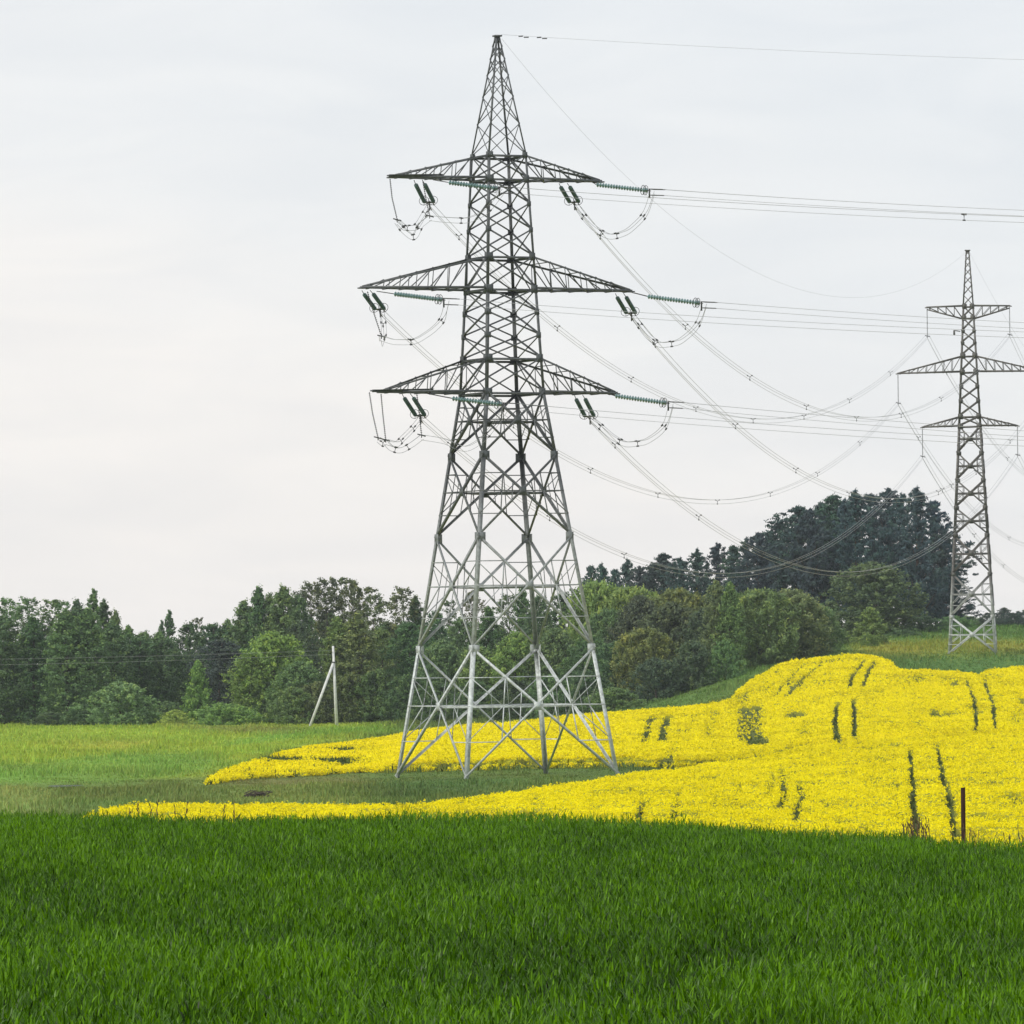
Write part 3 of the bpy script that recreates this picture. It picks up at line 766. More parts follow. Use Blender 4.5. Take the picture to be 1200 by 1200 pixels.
def tension_set(label, S_, D0, D1, sep, glass, clampdir, clamp_len, heights):
    """double insulator set: link rods, two disc strings, rings, yoke and dead-end clamps. Returns the ends of the clamps"""
    S_, D0, D1, sep = (np.asarray(a, float) for a in (S_, D0, D1, sep))
    root = empty('insulator_set', S_); tag(root, label, 'insulator', 'tension insulator sets on the large pylon')
    o = S_; ax = unit(D1-D0)
    for s in (-.5, .5):
        mb = MB(); discs(mb, D0+sep*s-o, D1+sep*s-o, .19 if glass is GLASS else .165, .235 if glass is GLASS else .18); mb.build('insulator_string', glass, root, True)
        mb = MB(); mb.tube([np.zeros(3)+sep*s*.9, D0+sep*s-o], .030, 6); mb.build('link_rod', HARD, root)
        mb = MB(); c = D1+sep*s-o - ax*.15
        mb.ring(c, ax, .36, .022, 20); mb.bar(c-np.array([0, 0, .36]), c+np.array([0, 0, .36]), .03); mb.build('grading_ring', HARD, root)
    mb = MB(); y0 = D1-o+ax*.18; sv = unit(sep)*(np.linalg.norm(sep)*.5+.1)
    mb.box(y0, ax*.10, sv, (0, 0, .025)); mb.box(y0+ax*.12+np.array([0, 0, -.2]), ax*.05, unit(sep)*.04, (0, 0, .36)); mb.build('yoke_plate', HARD, root)
    ends = []; off = [(-.2, heights[0]), (.2, heights[0]), (0, heights[1])]
    cd = unit(clampdir); side = unit(np.cross(cd, (0, 0, 1)))
    for a, h in off:
        p0 = y0 + ax*.2 + side*a + np.array([0, 0, h]); p1 = p0 + cd*clamp_len
        mb = MB(); mb.tube([y0+ax*.14+np.array([0, 0, h]), p0, lerp(p0, p1, .15), p1, p1+cd*.05], [.02, .03, .048, .040, .02], 6); mb.build('dead_end_clamp', HARD, root)
        ends.append(p1+o)
    return ends

AXP = lambda y: 594 - (907.3-y)*SR           # pixel column of the pylon's axis at a photo height
def arm_depth(px, y): return Y1 + (px-AXP(y))/(S1*CA)*SA
DR = np.array([.866, -.5, 0])                # line leaving to the right, towards the viewer's side
def right_set(label, s, d0, d1):
    ys = arm_depth(s[0], s[1]); f = lambda p: at(p[0], p[1], ys - (p[0]-s[0])/S1/.866*.5)
    return tension_set(label, f(s), f(d0), f(d1), np.array([.5, .866, 0])*.42, GLASS, (.866, -.5, -.07), 1.15, (.12, -.33))
def away_set(label, s, e, back=3.7):
    ys = arm_depth(s[0], s[1]); S_ = at(s[0], s[1], ys); E = at(e[0], e[1], ys+back)
    return tension_set(label, S_, lerp(S_, E, .20), E, np.array([.985, -.17, 0])*.70, GLASSD, (.18, .96, -.25), .75, (.10, -.28))

names = {'T': 'top', 'M': 'middle', 'L': 'lowest'}
RS, AS = {}, {}
for k, s, d0, d1 in [('TR', (695, 213), (700, 216.5), (757, 223)), ('MR', (742, 343), (760, 347.5), (818, 355)), ('LR', (714, 461.5), (722, 464), (779, 472)),
                     ('TL', (509, 211), (527, 214), (581, 220.5)), ('ML', (443, 341.5), (463, 344.5), (516, 351)), ('LL', (500, 461), (531, 467), (586, 473.5))]:
    RS[k] = right_set('long green glass insulators pulling right from the %s %s arm of the large pylon' % (names[k[0]], 'right' if k[1] == 'R' else 'left'), s, d0, d1)
for k, s, e in [('TR', (660, 215), (672.5, 236)), ('MR', (726, 344), (739, 366)), ('LR', (678, 463), (690.5, 487)),
                ('TL', (490, 211), (502.5, 236)), ('ML', (429, 340.5), (444.5, 361.5)), ('LL', (476, 461.5), (492, 486))]:
    AS[k] = away_set('dark steep insulator pair with round rings under the %s %s arm of the large pylon' % (names[k[0]], 'right' if k[1] == 'R' else 'left'), s, e)

def hang_string(label, pts, grp, r=.075, double=False, dy=0.0):
    """slim string that hangs from an arm, with a clamp bar at its lower end"""
    P_ = [np.asarray(p, float) for p in pts]; root = empty('insulator_string', P_[0]); tag(root, label, 'insulator', grp)
    mb = MB(); o = P_[0]
    for a, b_ in zip(P_[:-1], P_[1:]): discs(mb, a-o, b_-o, r, .15, 7, 0, .022)
    mb.build('discs', HARD, root)
    mb = MB(); e = P_[-1]-o
    mb.tube([e+np.array([-.30, -.1, .08]), e+np.array([.30, .1, -.08])], .05, 6); mb.tube([e, e-np.array([0, 0, .2])], .035, 5); mb.build('clamp', HARD, root)
    return P_[-1] + np.array([0, 0, -.1])
G = 'slim insulator strings that hold the jumpers'
def hs_(label, pxs, yd): return hang_string(label, [at(a, b_, yd) for a, b_ in pxs], G)
yl = lambda px, y: arm_depth(px, y)
J1 = hs_('slim dark hanging string at the very tip of the top left arm', [(457, 209.5), (459.5, 232), (465.5, 257.5)], yl(457, 209))
J2 = hs_('slim dark hanging string beside the steep pair under the top left arm', [(495.5, 212), (499, 232), (503.5, 253)], yl(495, 212)-.5)
J3 = hs_('slim dark hanging string under the tip of the middle left arm', [(430.5, 341.5), (436.5, 362), (447, 394)], yl(430, 341)+.6)
J4 = hs_('outermost slim hanging string on the lowest left arm', [(432.8, 459.5), (436.5, 484), (443, 513)], yl(433, 459)-.3)
J5 = hs_('slim hanging string second from the tip of the lowest left arm', [(446.5, 461.5), (448.5, 484), (452, 515.5)], yl(446, 461)+.3)
J6 = hs_('slim hanging string beside the steep pair under the lowest left arm', [(488.5, 462), (491, 482), (494, 510)], yl(488, 462)-.5)

# ------------------------------------------------------------------ conductors
def wire_mesh(mb, pts, r): mb.tube(pts, r, 5)
def spline(pts, n):
    pts = np.asarray(pts, float); d = np.r_[0, np.cumsum(np.linalg.norm(np.diff(pts, axis=0), axis=1))]; q = np.linspace(0, d[-1], n)
    return np.stack([pchip(d, pts[:, i], q) if i < 3 else 0 for i in range(3)], -1)

def spacer(root, c, tan, at_off):
    side = unit(np.cross(tan, (0, 0, 1))); mb = MB()
    for a, h in at_off:
        p = c + side*a + np.array([0, 0, h]); mb.tube([c, p], .018, 4); mb.tube([p-unit(tan)*.09, p+unit(tan)*.09], .055, 6)
    mb.build('spacer', HARD, root)

OFF3 = [(-.2, .15), (.2, .15), (0, -.28)]
def bundle(label, curves, sp, grp, name='conductor_bundle', cat='power line', r=.016):
    """three wires held apart by spacers; curves: three (n,3) arrays"""
    o = curves[0][0]; root = empty(name, o); tag(root, label, cat, grp)
    for c in curves:
        mb = MB(); wire_mesh(mb, c-o, r); mb.build('wire', WIRE, root, True)
    mid = sum(curves)/len(curves) - o; n_ = len(mid)
    for t in sp:
        i = min(n_-2, max(1, int(t*(n_-1)))); c = mid[i]; mb = MB(); tn = unit(mid[i+1]-mid[i-1])
        for cv in curves:
            p = cv[i]-o; mb.tube([c, p], .022, 4); mb.tube([p-tn*.10, p+tn*.10], .06, 6)
        mb.build('spacer', HARD, root)
    return root

def parab(A, B, sag, n=60, t1=1.0):
    t = np.linspace(0, t1, n)[:, None]; p = A + (B-A)*t; p[:, 2] -= (4*sag*t*(1-t))[:, 0]; return p

# suspension strings of the far pylon
def loc2(x, y, z):
    c, s = math.cos(TH2), math.sin(TH2); return base2 + np.array([x*c - y*s, x*s + y*c, z])
SUS = {}
for k, L, yb, ye in [('T', 5.12, 360.5, 393), ('M', 8.85, 437.5, 471), ('L', 5.9, 501, 534)]:
    for sd, sx in (('L', -1), ('R', 1)):
        p = loc2(sx*L, 0, z2(yb)); q = loc2(sx*L, 0, z2(ye))
        SUS[k+sd] = hang_string('straight hanging insulator at the %s end of the %s arm on the far pylon' % ('left' if sx < 0 else 'right', names[k]), [p, q], 'hanging insulators on the far pylon', .085)

# towards the far pylon
SPANSAG = 13.2
D2 = unit(np.array([57., 310, 0])); NEXT = np.array([57.0, 318, -4.0])
for k in ('TL', 'TR', 'ML', 'MR', 'LL', 'LR'):
    cs = []
    for e, (a, h) in zip(AS[k], OFF3):
        side = unit(np.cross(D2, (0, 0, 1))); cs.append(parab(e, SUS[k] + side*a + np.array([0, 0, h+.1]), SPANSAG))
    bundle('sagging line from the large pylon %s %s arm to the far pylon' % (names[k[0]], 'right' if k[1] == 'R' else 'left'), cs, [.05, .17, .29, .41, .53, .65, .77, .89], 'lines between the two pylons')
    cs = []
    for a, h in OFF3:
        A = SUS[k] + side*a + np.array([0, 0, h+.1]); cs.append(parab(A, A+NEXT, SPANSAG))
    bundle('three wire line leaving the far pylon behind its %s %s arm' % (names[k[0]], 'right' if k[1] == 'R' else 'left'), cs, [.08, .2, .32, .44, .56, .68, .8, .92], 'lines beyond the far pylon')
# towards the right
TY = {'TR': 246.5, 'TL': 254, 'MR': 378.2, 'ML': 389, 'LR': 505, 'LL': 516}
for k in TY:
    cs = []
    for i, (e, (a, h)) in enumerate(zip(RS[k], OFF3)):
        s_ = np.linspace(0, 1, 60)[:, None]*200
        st = ((1200-PX0)*CR - (TY[k]-PY0)*SR)/F
        s0 = (st*e[1] - e[0])/(.866 + .5*st)
        Yt = e[1] - .5*s0; zt = at(1200, TY[k] + (6.8 if i == 2 else 0), Yt)[2]
        kq = 4*10/300**2; b_ = (zt - e[2] - kq*s0*s0)/s0
        p = e + DR*s_; p[:, 2] += (b_*s_ + kq*s_*s_)[:, 0]; cs.append(p)
    spn = [.188, .42, .66, .9] if k == 'TL' else ([.30, .55, .8] if k[1] == 'R' else [.28, .52, .77])
    bundle('nearly level line leading right from the %s %s arm of the large pylon' % (names[k[0]], 'right' if k[1] == 'R' else 'left'), cs, spn, 'lines leaving to the right')

# ground wires
def single(name, label, pts, r, grp):
    pts = np.asarray(pts); mb = MB(); mb.tube(pts-pts[0], r, 5); o = mb.build(name, WIRE, None, True); o.location = pts[0]; tag(o, label, 'power line', grp); return o
ap1 = base1 + np.array([0, 0, z1(42)]); ap2 = base2 + np.array([0, 0, z2(294)])
Yg = 480 - .5*43; zt = at(1200, 69.5, Yg)[2]; A = ap1+np.array([.3, 0, .1]); s_ = np.linspace(0, 200, 60)[:, None]; kq = 4*8/300**2
p = A + DR*s_; p[:, 2] += (((zt-A[2]-kq*43**2)/43)*s_ + kq*s_*s_)[:, 0]
gw = single('ground_wire', 'thin single wire from the peak of the large pylon to the right edge', p, .010, 'ground wires')
mb = MB()
for t in (2.0, 3.6):
    c = p[1]-p[0]; c = c*(t*1.0/np.linalg.norm(c)); mb.tube([c-DR*.45, c-DR*.1], .05, 5); mb.tube([c+np.array([0, 0, -.1]), c+DR*.4+np.array([0, 0, -.12])], .045, 5)
mb.build('vibration_damper', HARD, gw)
A = ap1+np.array([.35, .3, -.2]); B = ap2+np.array([-.3, -.1, -.25])
single('ground_wire', 'thin single wire sagging between the peaks of the two pylons', parab(A, B, 11.5), .009, 'ground wires')
B2 = ap2+np.array([.3, .1, -.25]); single('ground_wire', 'thin single wire leaving the peak of the far pylon away from the viewer', parab(B2, B2+NEXT, 11.5), .009, 'ground wires')

# ------------------------------------------------------------------ jumpers
def jumper(label, ctl, sp, ends0=None, ends1=None, n=48):
    ctl = [np.asarray(c, float) for c in ctl]; mid = spline(ctl, n)
    tan = np.gradient(mid, axis=0); cs = []
    for a, h in OFF3:
        side = np.cross(tan, (0, 0, 1)); ln = np.linalg.norm(side, axis=1)[:, None]; side = np.where(ln > 1e-3, side/np.maximum(ln, 1e-3), np.array([1., 0, 0]))
        upv = np.cross(side, tan/np.linalg.norm(tan, axis=1)[:, None]); cs.append(mid + side*a*.9 + upv*h*.9)
    bundle(label, cs, sp, 'jumper loops', 'jumper_loop', 'jumper cable', .016)
mean = lambda e: sum(e)/len(e)
def loop(label, a, mids, b_, sp):
    """mids: photo pixels between end points a and b, distance graded between them"""
    k = len(mids); ctl = [a] + [at(mx_, my_, lerp(a[1], b_[1], (i+1)/(k+1))) for i, (mx_, my_) in enumerate(mids)] + [b_]
    jumper(label, ctl, sp)
ct = lambda e: mean(e) - DR*.9
ca = lambda e: mean(e) - np.array([.1, .5, -.12])
loop('slack jumper loop hanging under the top right arm of the large pylon', ct(RS['TR']), [(757, 249), (745, 263), (733, 272), (717, 276.5), (701, 270), (686, 256)], ca(AS['TR']), [.22, .52, .66, .88])
loop('slack jumper loop hanging under the middle right arm of the large pylon', ct(RS['MR']), [(819, 378), (806, 393), (793, 401), (776, 403.5), (762, 396), (750, 382)], ca(AS['MR']), [.18, .5, .66, .88])
loop('slack jumper loop hanging under the lowest right arm of the large pylon', ct(RS['LR']), [(780, 498), (767, 511), (753, 518), (736, 520), (720, 513), (703, 499)], ca(AS['LR']), [.2, .5, .66, .88])
loop('dipping jumper between the two hanging strings of the top left arm', J2, [(493, 263), (484, 277), (474, 270)], J1, [.32, .55, .85])
loop('jumper rising from the tip string of the top left arm to the steep pair', J1, [(474, 266), (486, 266), (497, 252)], ca(AS['TL']), [.3, .55, .8])
loop('jumper passing behind the pylon body from the top left arm', J2, [(520, 256.5), (545, 257.5), (565, 250)], ct(RS['TL']), [.4, .75])
loop('jumper dropping from the steep pair to the string of the middle left arm', ca(AS['ML']), [(449, 378), (450, 392), (448, 402)], J3, [.3, .6])
loop('jumper swinging from the middle left arm string towards the pylon body', J3, [(464, 400), (481, 400), (502, 390), (520, 371)], ct(RS['ML']), [.38, .78])
loop('short jumper linking the two outer strings of the lowest left arm', J5, [(449, 519)], J4, [.5])
loop('dipping jumper between the hanging strings of the lowest left arm', J5, [(459, 524.5), (468, 527), (481, 521)], J6, [.3, .6])
loop('jumper rising from the outer strings of the lowest left arm to the steep pair', J5, [(464, 520), (474, 512), (484, 502)], ca(AS['LL']), [.4, .75])
loop('jumper passing behind the pylon body from the lowest left arm', J6, [(520, 516), (545, 525), (562, 517), (580, 497)], ct(RS['LL']), [.35, .7])

# ------------------------------------------------------------------ the small pole at the wood's edge
Yp = 785.0
pb = at(395, 853.5, Yp); pt = at(390.3, 757, Yp); pb[2] = min(pb[2], gz(pb[0], pb[1])+.05); H = pt[2]-pb[2]
pole = empty('utility_pole', pb); tag(pole, 'white concrete pole with a slanting brace at the edge of the left wood', 'utility pole')
mb = MB(); v = []
for z, w in ((-.8, .22), (H, .13)): v += [(-w, -w*.8, z), (w, -w*.8, z), (w, w*.8, z), (-w, w*.8, z)]
lean_ = np.array([pt[0]-pb[0], 0, 0]); v = [np.array(p) + lean_*max(0, p[2])/H for p in v]
mb.add(v, [(0, 1, 5, 4), (1, 2, 6, 5), (2, 3, 7, 6), (3, 0, 4, 7), (4, 5, 6, 7), (3, 2, 1, 0)]); mb.build('shaft', CONC, pole)
b0 = at(361.5, 855, Yp-1.5)-pb; b0[2] = gz(*(b0+pb)[:2])-pb[2]-.4; b1 = at(391, 776, Yp)-pb
mb = MB(); ax = unit(b1-b0); sd = unit(np.cross(ax, (0, 1, 0)))
mb.box((b0+b1)/2, (b1-b0)/2, sd*.16, np.cross(ax, sd)*.14); mb.build('brace', CONC, pole)
mb = MB(); mb.box(b1+np.array([.02, 0, 0]), (.22, 0, 0), (0, .20, 0), (0, 0, .06)); mb.build('clamp_band', HARD, pole)
wp = []
for zz, yy in ((-.75, -.35), (-1.25, .35)):
    c = np.array([lean_[0], yy*.6, H+zz]); mb = MB(); mb.tube([c, c+(-.25, yy*.4, 0), c+(-.25, yy*.4, .16)], .02, 5)
    mb.lathe(c+(-.25, yy*.4, .10), (0, 0, 1), [(0, .03), (.03, .06), (.08, .05), (.12, .06), (.16, .03)], 8); mb.build('pin_insulator', HARD, pole)
    wp.append(pb + c + np.array([-.25, yy*.4, .22]))
for p0, ye, lb in ((wp[0], 772.5, 'upper of the two thin wires running left from the small white pole'), (wp[1], 779, 'lower of the two thin wires running left from the small white pole')):
    e = at(-230, ye+2.0, Yp+6); m_ = at(0, ye, Yp+4); s = np.linspace(0, 1, 40)[:, None]; tm = (p0[0]-m_[0])/(p0[0]-e[0])
    lin = p0 + (e-p0)*s; sg = ((p0+(e-p0)*tm)[2]-m_[2])/(tm*(1-tm)); lin[:, 2] -= (sg*s*(1-s))[:, 0]
    single('overhead_wire', lb, lin, .013, 'thin wires from the small pole')
# ------------------------------------------------------------------ rusty stake, brush pile, puddle
Ys = WHEAT_END+.8; sb = at(1129, 985, Ys); st_ = at(1129.6, 923, Ys); gb = gz(sb[0], Ys); hh = st_[2]-gb
mb = MB(); w = .025
prof = [(-w, -w), (w, -w), (w, -w+.012), (-w+.012, -w+.012), (-w+.012, w), (-w, w)]
v = [(a, b_, -.5) for a, b_ in prof] + [(a+.004, b_, hh + (.008 if a > 0 else 0)) for a, b_ in prof]
mb.add(v, [(i, (i+1) % 6, 6+(i+1) % 6, 6+i) for i in range(6)] + [(6, 7, 8, 9), (6, 9, 10, 11)])
for q in range(5): mb.lathe((-w-.001, 0, hh*.3+q*.14), (-1, 0, 0), [(0, .012), (.004, .012), (.006, .004)], 8)
stake = mb.build('metal_stake', RUST); stake.location = (sb[0], Ys, gb); stake.rotation_euler = (0, 0, .5)
tag(stake, 'rusty dark iron stake standing upright at the far edge of the wheat', 'stake')
bx, by = hit(300, 935.5, 0, 300); mb = MB(); r_ = random.Random(3)
for i in range(60):
    a = r_.uniform(0, 6.28); L = r_.uniform(.35, 1.0); c = np.array([r_.gauss(0, .38), r_.gauss(0, .3), r_.uniform(.05, .4)]); d = np.array([math.cos(a), math.sin(a)*.6, r_.uniform(-.1, .45)])
    mb.tube([c-d*L*.5, c+np.array([0, 0, r_.uniform(-.05, .08)]), c+d*L*.5], [.035, .03, .012], 5)
o = mb.build('brush_pile', BARK); o.location = (bx, by, gz(bx, by)); tag(o, 'small heap of dead brown branches on the verge behind the yellow strip', 'brush pile')
qx, qy = hit(76, 922.5, 0, 300); ring = []; n_ = 40
for i in range(n_):
    a = i/n_*2*math.pi; ring.append((qx + (1.15+.2*math.sin(3*a))*math.cos(a)*1.0, qy + 4.2*math.sin(a)*(1+.2*math.cos(2*a)), 0))
zz = max(gz(x, y) for x, y, _ in ring)+.06
mb = MB(); mb.add([(x, y, zz) for x, y, _ in ring], [tuple(range(n_))])
m, n, l = new_mat('standing_water'); b, o = principled(n, l, .08, .5); b.inputs['Base Color'].default_value = (.05, .055, .05, 1)
tag(mb.build('puddle', m), kind='structure')
# ------------------------------------------------------------------ trees
def leaf_cloud(C, r, per, size, rng, flat=.8, upb=.35, tintc=None, elong=1.0, droop=0.):
    """leaf faces scattered through sprays centred at C with radii r"""
    n = len(C); k = np.repeat(np.arange(n), per)
    off = rng.normal(0, .55, (len(k), 3)); off[:, 2] *= flat
    # each spray is stretched along a twig that points outward and up
    d = C*np.array([1, 1, 0]); d /= np.maximum(np.linalg.norm(d, axis=1), .3)[:, None]
    d = d*.8 + rng.normal(0, .35, d.shape) + np.array([0, 0, .7 - droop*.2]); d /= np.linalg.norm(d, axis=1)[:, None]
    along = rng.normal(0, .55, len(k)); p = C[k] + off*r[k][:, None]*.75 + d[k]*(along*r[k])[:, None]
    nrm = off*1.3 + rng.normal(0, .55, p.shape) + d[k]*.3 + np.array([0, 0, upb]); nrm /= np.linalg.norm(nrm, axis=1)[:, None]
    t = np.cross(nrm, rng.normal(0, 1, p.shape)); t[:, 2] -= droop; t /= np.linalg.norm(t, axis=1)[:, None]; u = np.cross(nrm, t)
    s = (size*rng.uniform(.5, 1.3, len(k)))[:, None]
    V = np.stack([p+t*s*elong, p+u*s*.62, p-t*s*elong, p-u*s*.62], 1).reshape(-1, 3)
    tc = (rng.normal(.48, .14, n) if tintc is None else tintc)
    T = np.clip(tc[k] + .12*np.clip(along, -1, 1.5) + rng.normal(0, .12, len(k)), 0, 1)
    return V, np.repeat(T, 4)

def crown_mesh(name, V, T, mat):
    nq = len(V)//4
    me = mesh_from_arrays(name, V, np.arange(nq*4), np.full(nq, 4), None, {'tint': T}); me.materials.append(mat); return me

def envelope(rng, H, n, env, t0, t1, bias=.4, lob=.3, off=.0):
    """clump centres inside an uneven envelope of revolution"""
    t = rng.uniform(t0, t1, n); a = rng.uniform(0, 2*math.pi, n)
    ph = rng.uniform(0, 6.28, 4)
    L = 1 + lob*(np.sin(2*a+ph[0]+4*t) + .8*np.sin(3*a+ph[1]-7*t) + .6*np.sin(5*a+ph[2]+11*t))/1.6
    R = np.interp(t, *zip(*env))*L*rng.uniform(0, 1, n)**bias
    return np.stack([R*np.cos(a), R*np.sin(a), t*H], -1), t

def trunk_mesh(name, rng, H, r0, mat, limbs, bend=.25, n=7, top=.97):
    mb = MB(); zs = np.linspace(-.6, H*top, 9)
    bx = np.cumsum(rng.normal(0, bend, 9)); by = np.cumsum(rng.normal(0, bend, 9)); bx -= bx[0]; by -= by[0]
    bx[:2] = 0; by[:2] = 0
    P_ = np.stack([bx*.5, by*.5, zs], -1); mb.tube(P_, r0*np.interp(np.linspace(0, 1, 9), [0, .1, 1], [1.35, 1, .12]), n)
    for e in limbs:
        t = max(.08, min(.85, (e[2]/H)-.16)); i = t*(8); k = int(i); s = P_[k] + (P_[min(8, k+1)]-P_[k])*(i-k)
        m_ = (s+e)/2 + np.array([0, 0, -.04*H*rng.random()]); rr = r0*(1-t)*.5
        mb.tube([s, m_, e], [rr, rr*.6, rr*.15], 5)
    return mb.mesh(name, mat, True)

LIB = {}
def kind_leafy(key, seed, H, env, t0, n, crad, per, leaf, lob=.3, r0=.22, bark=None, mat=None, bias=.45, flat=.8, elong=1.0, upb=.35, droop=0, bend=.2, limbs=12):
    rng = np.random.default_rng(seed)
    C, t = envelope(rng, H, n, env, t0, 1.0, bias, lob)
    r = crad*rng.uniform(.6, 1.35, n)*np.interp(t, [0, .85, 1], [1, .85, .55])
    # tints vary twig by twig and get paler towards the tips of each spray
    V, T = leaf_cloud(C, r, per, leaf, rng, flat, upb, rng.normal(.48, .15, n), elong, droop)
    LIB[key] = (H, crown_mesh('crown', V, T, mat or LEAF), trunk_mesh('trunk', rng, H, r0, bark or BARK, C[rng.choice(n, min(limbs, n), False)]*np.array([.75, .75, .95]), bend))

kind_leafy('broad_a', 1, 15, [(0, 1.5), (.15, 3.0), (.45, 3.9), (.75, 3.0), (.93, 1.5), (1, .4)], .06, 450, 0.62, 37, 0.168, .4)
kind_leafy('broad_b', 2, 15, [(0, 1.2), (.12, 2.6), (.4, 3.6), (.7, 3.4), (.9, 2.0), (1, .5)], .05, 450, 0.65, 37, 0.168, .45)
kind_leafy('tall_a', 3, 16, [(0, 1.2), (.1, 2.2), (.4, 2.7), (.7, 2.1), (.9, 1.0), (1, .15)], .05, 450, 0.53, 34, 0.160, .35)
kind_leafy('tall_b', 4, 16, [(0, 1.4), (.1, 2.3), (.35, 3.0), (.6, 2.5), (.85, 1.3), (1, .15)], .04, 450, 0.53, 34, 0.160, .4)
kind_leafy('spire', 5, 15, [(0, 2.4), (.15, 2.3), (.4, 1.8), (.7, 1.25), (.9, .6), (1, .04)], .05, 300, 0.36, 31, 0.145, .75, mat=NEEDLE, flat=.55, upb=.2)
kind_leafy('airy', 6, 16, [(.25, .4), (.4, 1.9), (.6, 2.7), (.8, 2.4), (.95, 1.3), (1, .5)], .34, 187, 0.45, 23, 0.136, .4, .16, BARKL, bias=.6, limbs=26)
kind_leafy('airy_b', 16, 16, [(.3, .4), (.5, 1.4), (.7, 2.0), (.85, 1.9), (.95, 1.2), (1, .5)], .42, 132, 0.40, 22, 0.136, .4, .15, BARKL, bias=.6, limbs=24)
kind_leafy('round_bush', 7, 6, [(0, 3.0), (.15, 3.7), (.45, 3.6), (.75, 2.6), (.92, 1.4), (1, .3)], .03, 330, 0.46, 43, 0.136, .22, .1, bias=.4)
kind_leafy('low_bush', 8, 4, [(0, 2.8), (.2, 3.2), (.5, 2.9), (.8, 1.8), (1, .4)], .04, 225, 0.37, 41, 0.120, .35, .07, bias=.42)
kind_leafy('willow', 9, 9, [(0, 3.0), (.2, 3.9), (.5, 4.1), (.8, 3.2), (.93, 2.2), (1, 1.0)], .03, 510, 0.48, 42, 0.136, .22, .12, bias=.38, elong=1.5, droop=-.6, flat=1.2)
kind_leafy('cone', 10, 6, [(0, 1.9), (.15, 2.1), (.4, 1.7), (.7, .95), (.9, .4), (1, .05)], .03, 270, 0.34, 36, 0.128, .25, .09)
kind_leafy('round_tree', 12, 11, [(0, 3.2), (.12, 4.3), (.4, 4.9), (.65, 4.4), (.85, 3.0), (.96, 1.4), (1, .4)], .04, 570, 0.62, 43, 0.168, .22, .22, bias=.4)
for k_, sd_, e_, t_ in (('pine_a', 21, [(.25, .8), (.4, 2.2), (.62, 2.8), (.8, 2.5), (.93, 1.5), (1, .5)], .27), ('pine_b', 22, [(.38, .6), (.5, 1.8), (.7, 2.6), (.84, 2.4), (.94, 1.5), (1, .5)], .42),
                       ('pine_c', 23, [(.2, 1.2), (.35, 2.4), (.6, 2.6), (.8, 1.9), (.93, 1.0), (1, .25)], .2), ('pine_d', 24, [(.1, 1.8), (.25, 2.9), (.5, 3.0), (.75, 2.4), (.92, 1.2), (1, .3)], .1)):
    kind_leafy(k_, sd_, 20, e_, t_, 330, .50, 42, .14, .95, .24, BARKP, NEEDLE, bias=.5, flat=.55, elong=1.8, upb=.3, droop=.8, bend=.16, limbs=36)

rt = random.Random(99)
def tree(kind, name, px, Y, top, width, col, label, group, cat='tree', base=None):
    """px/top: where its tip is in the photo; width in photo pixels at its distance"""
    a = at(px, base if base is not None else 850, Y); x = a[0]; z = gz(x, Y)
    H = at(px, top, Y)[2] - z
    H0, cm, tm = LIB[kind]
    w0 = float(np.percentile(np.abs(VX[kind]), 97))*2
    sw = width*Y/F/w0; sz = H/H0
    root = empty(name, (x, Y, z-.05), rt.uniform(0, 6.28)); root.scale = (sw, sw, sz)
    tag(root, label, cat, group)
    for n_, me in (('crown', cm), ('trunk', tm)):
        o = bpy.data.objects.new(n_, me); COL.objects.link(o); o.parent = root
        o.color = (*[c*1.12*rt.uniform(.9, 1.1) for c in col], 1)
    return root
VX = {}
for k_, (H0, cm, tm) in LIB.items():
    v = np.empty(len(cm.vertices)*3, np.float32); cm.vertices.foreach_get('co', v); VX[k_] = np.hypot(v[0::3], v[1::3])/1.0
    VX[k_] = v[0::3]

DK = (.082, .152, .066); MD = (.118, .212, .078); LT = (.155, .270, .075); BR = (.175, .310, .066); OL = (.145, .225, .075); BL = (.056, .098, .072)
PN = (.042, .080, .078); YG = (.19, .275, .085); TW = (.110, .152, .070); WI = (.135, .22, .088); DB = (.075, .118, .062)
W1 = 'trees along the front of the left wood'; W2 = 'trees at the back of the left wood'; BU = 'bushes along the foot of the left wood'
T = lambda *a, **k: tree(*a, **k)
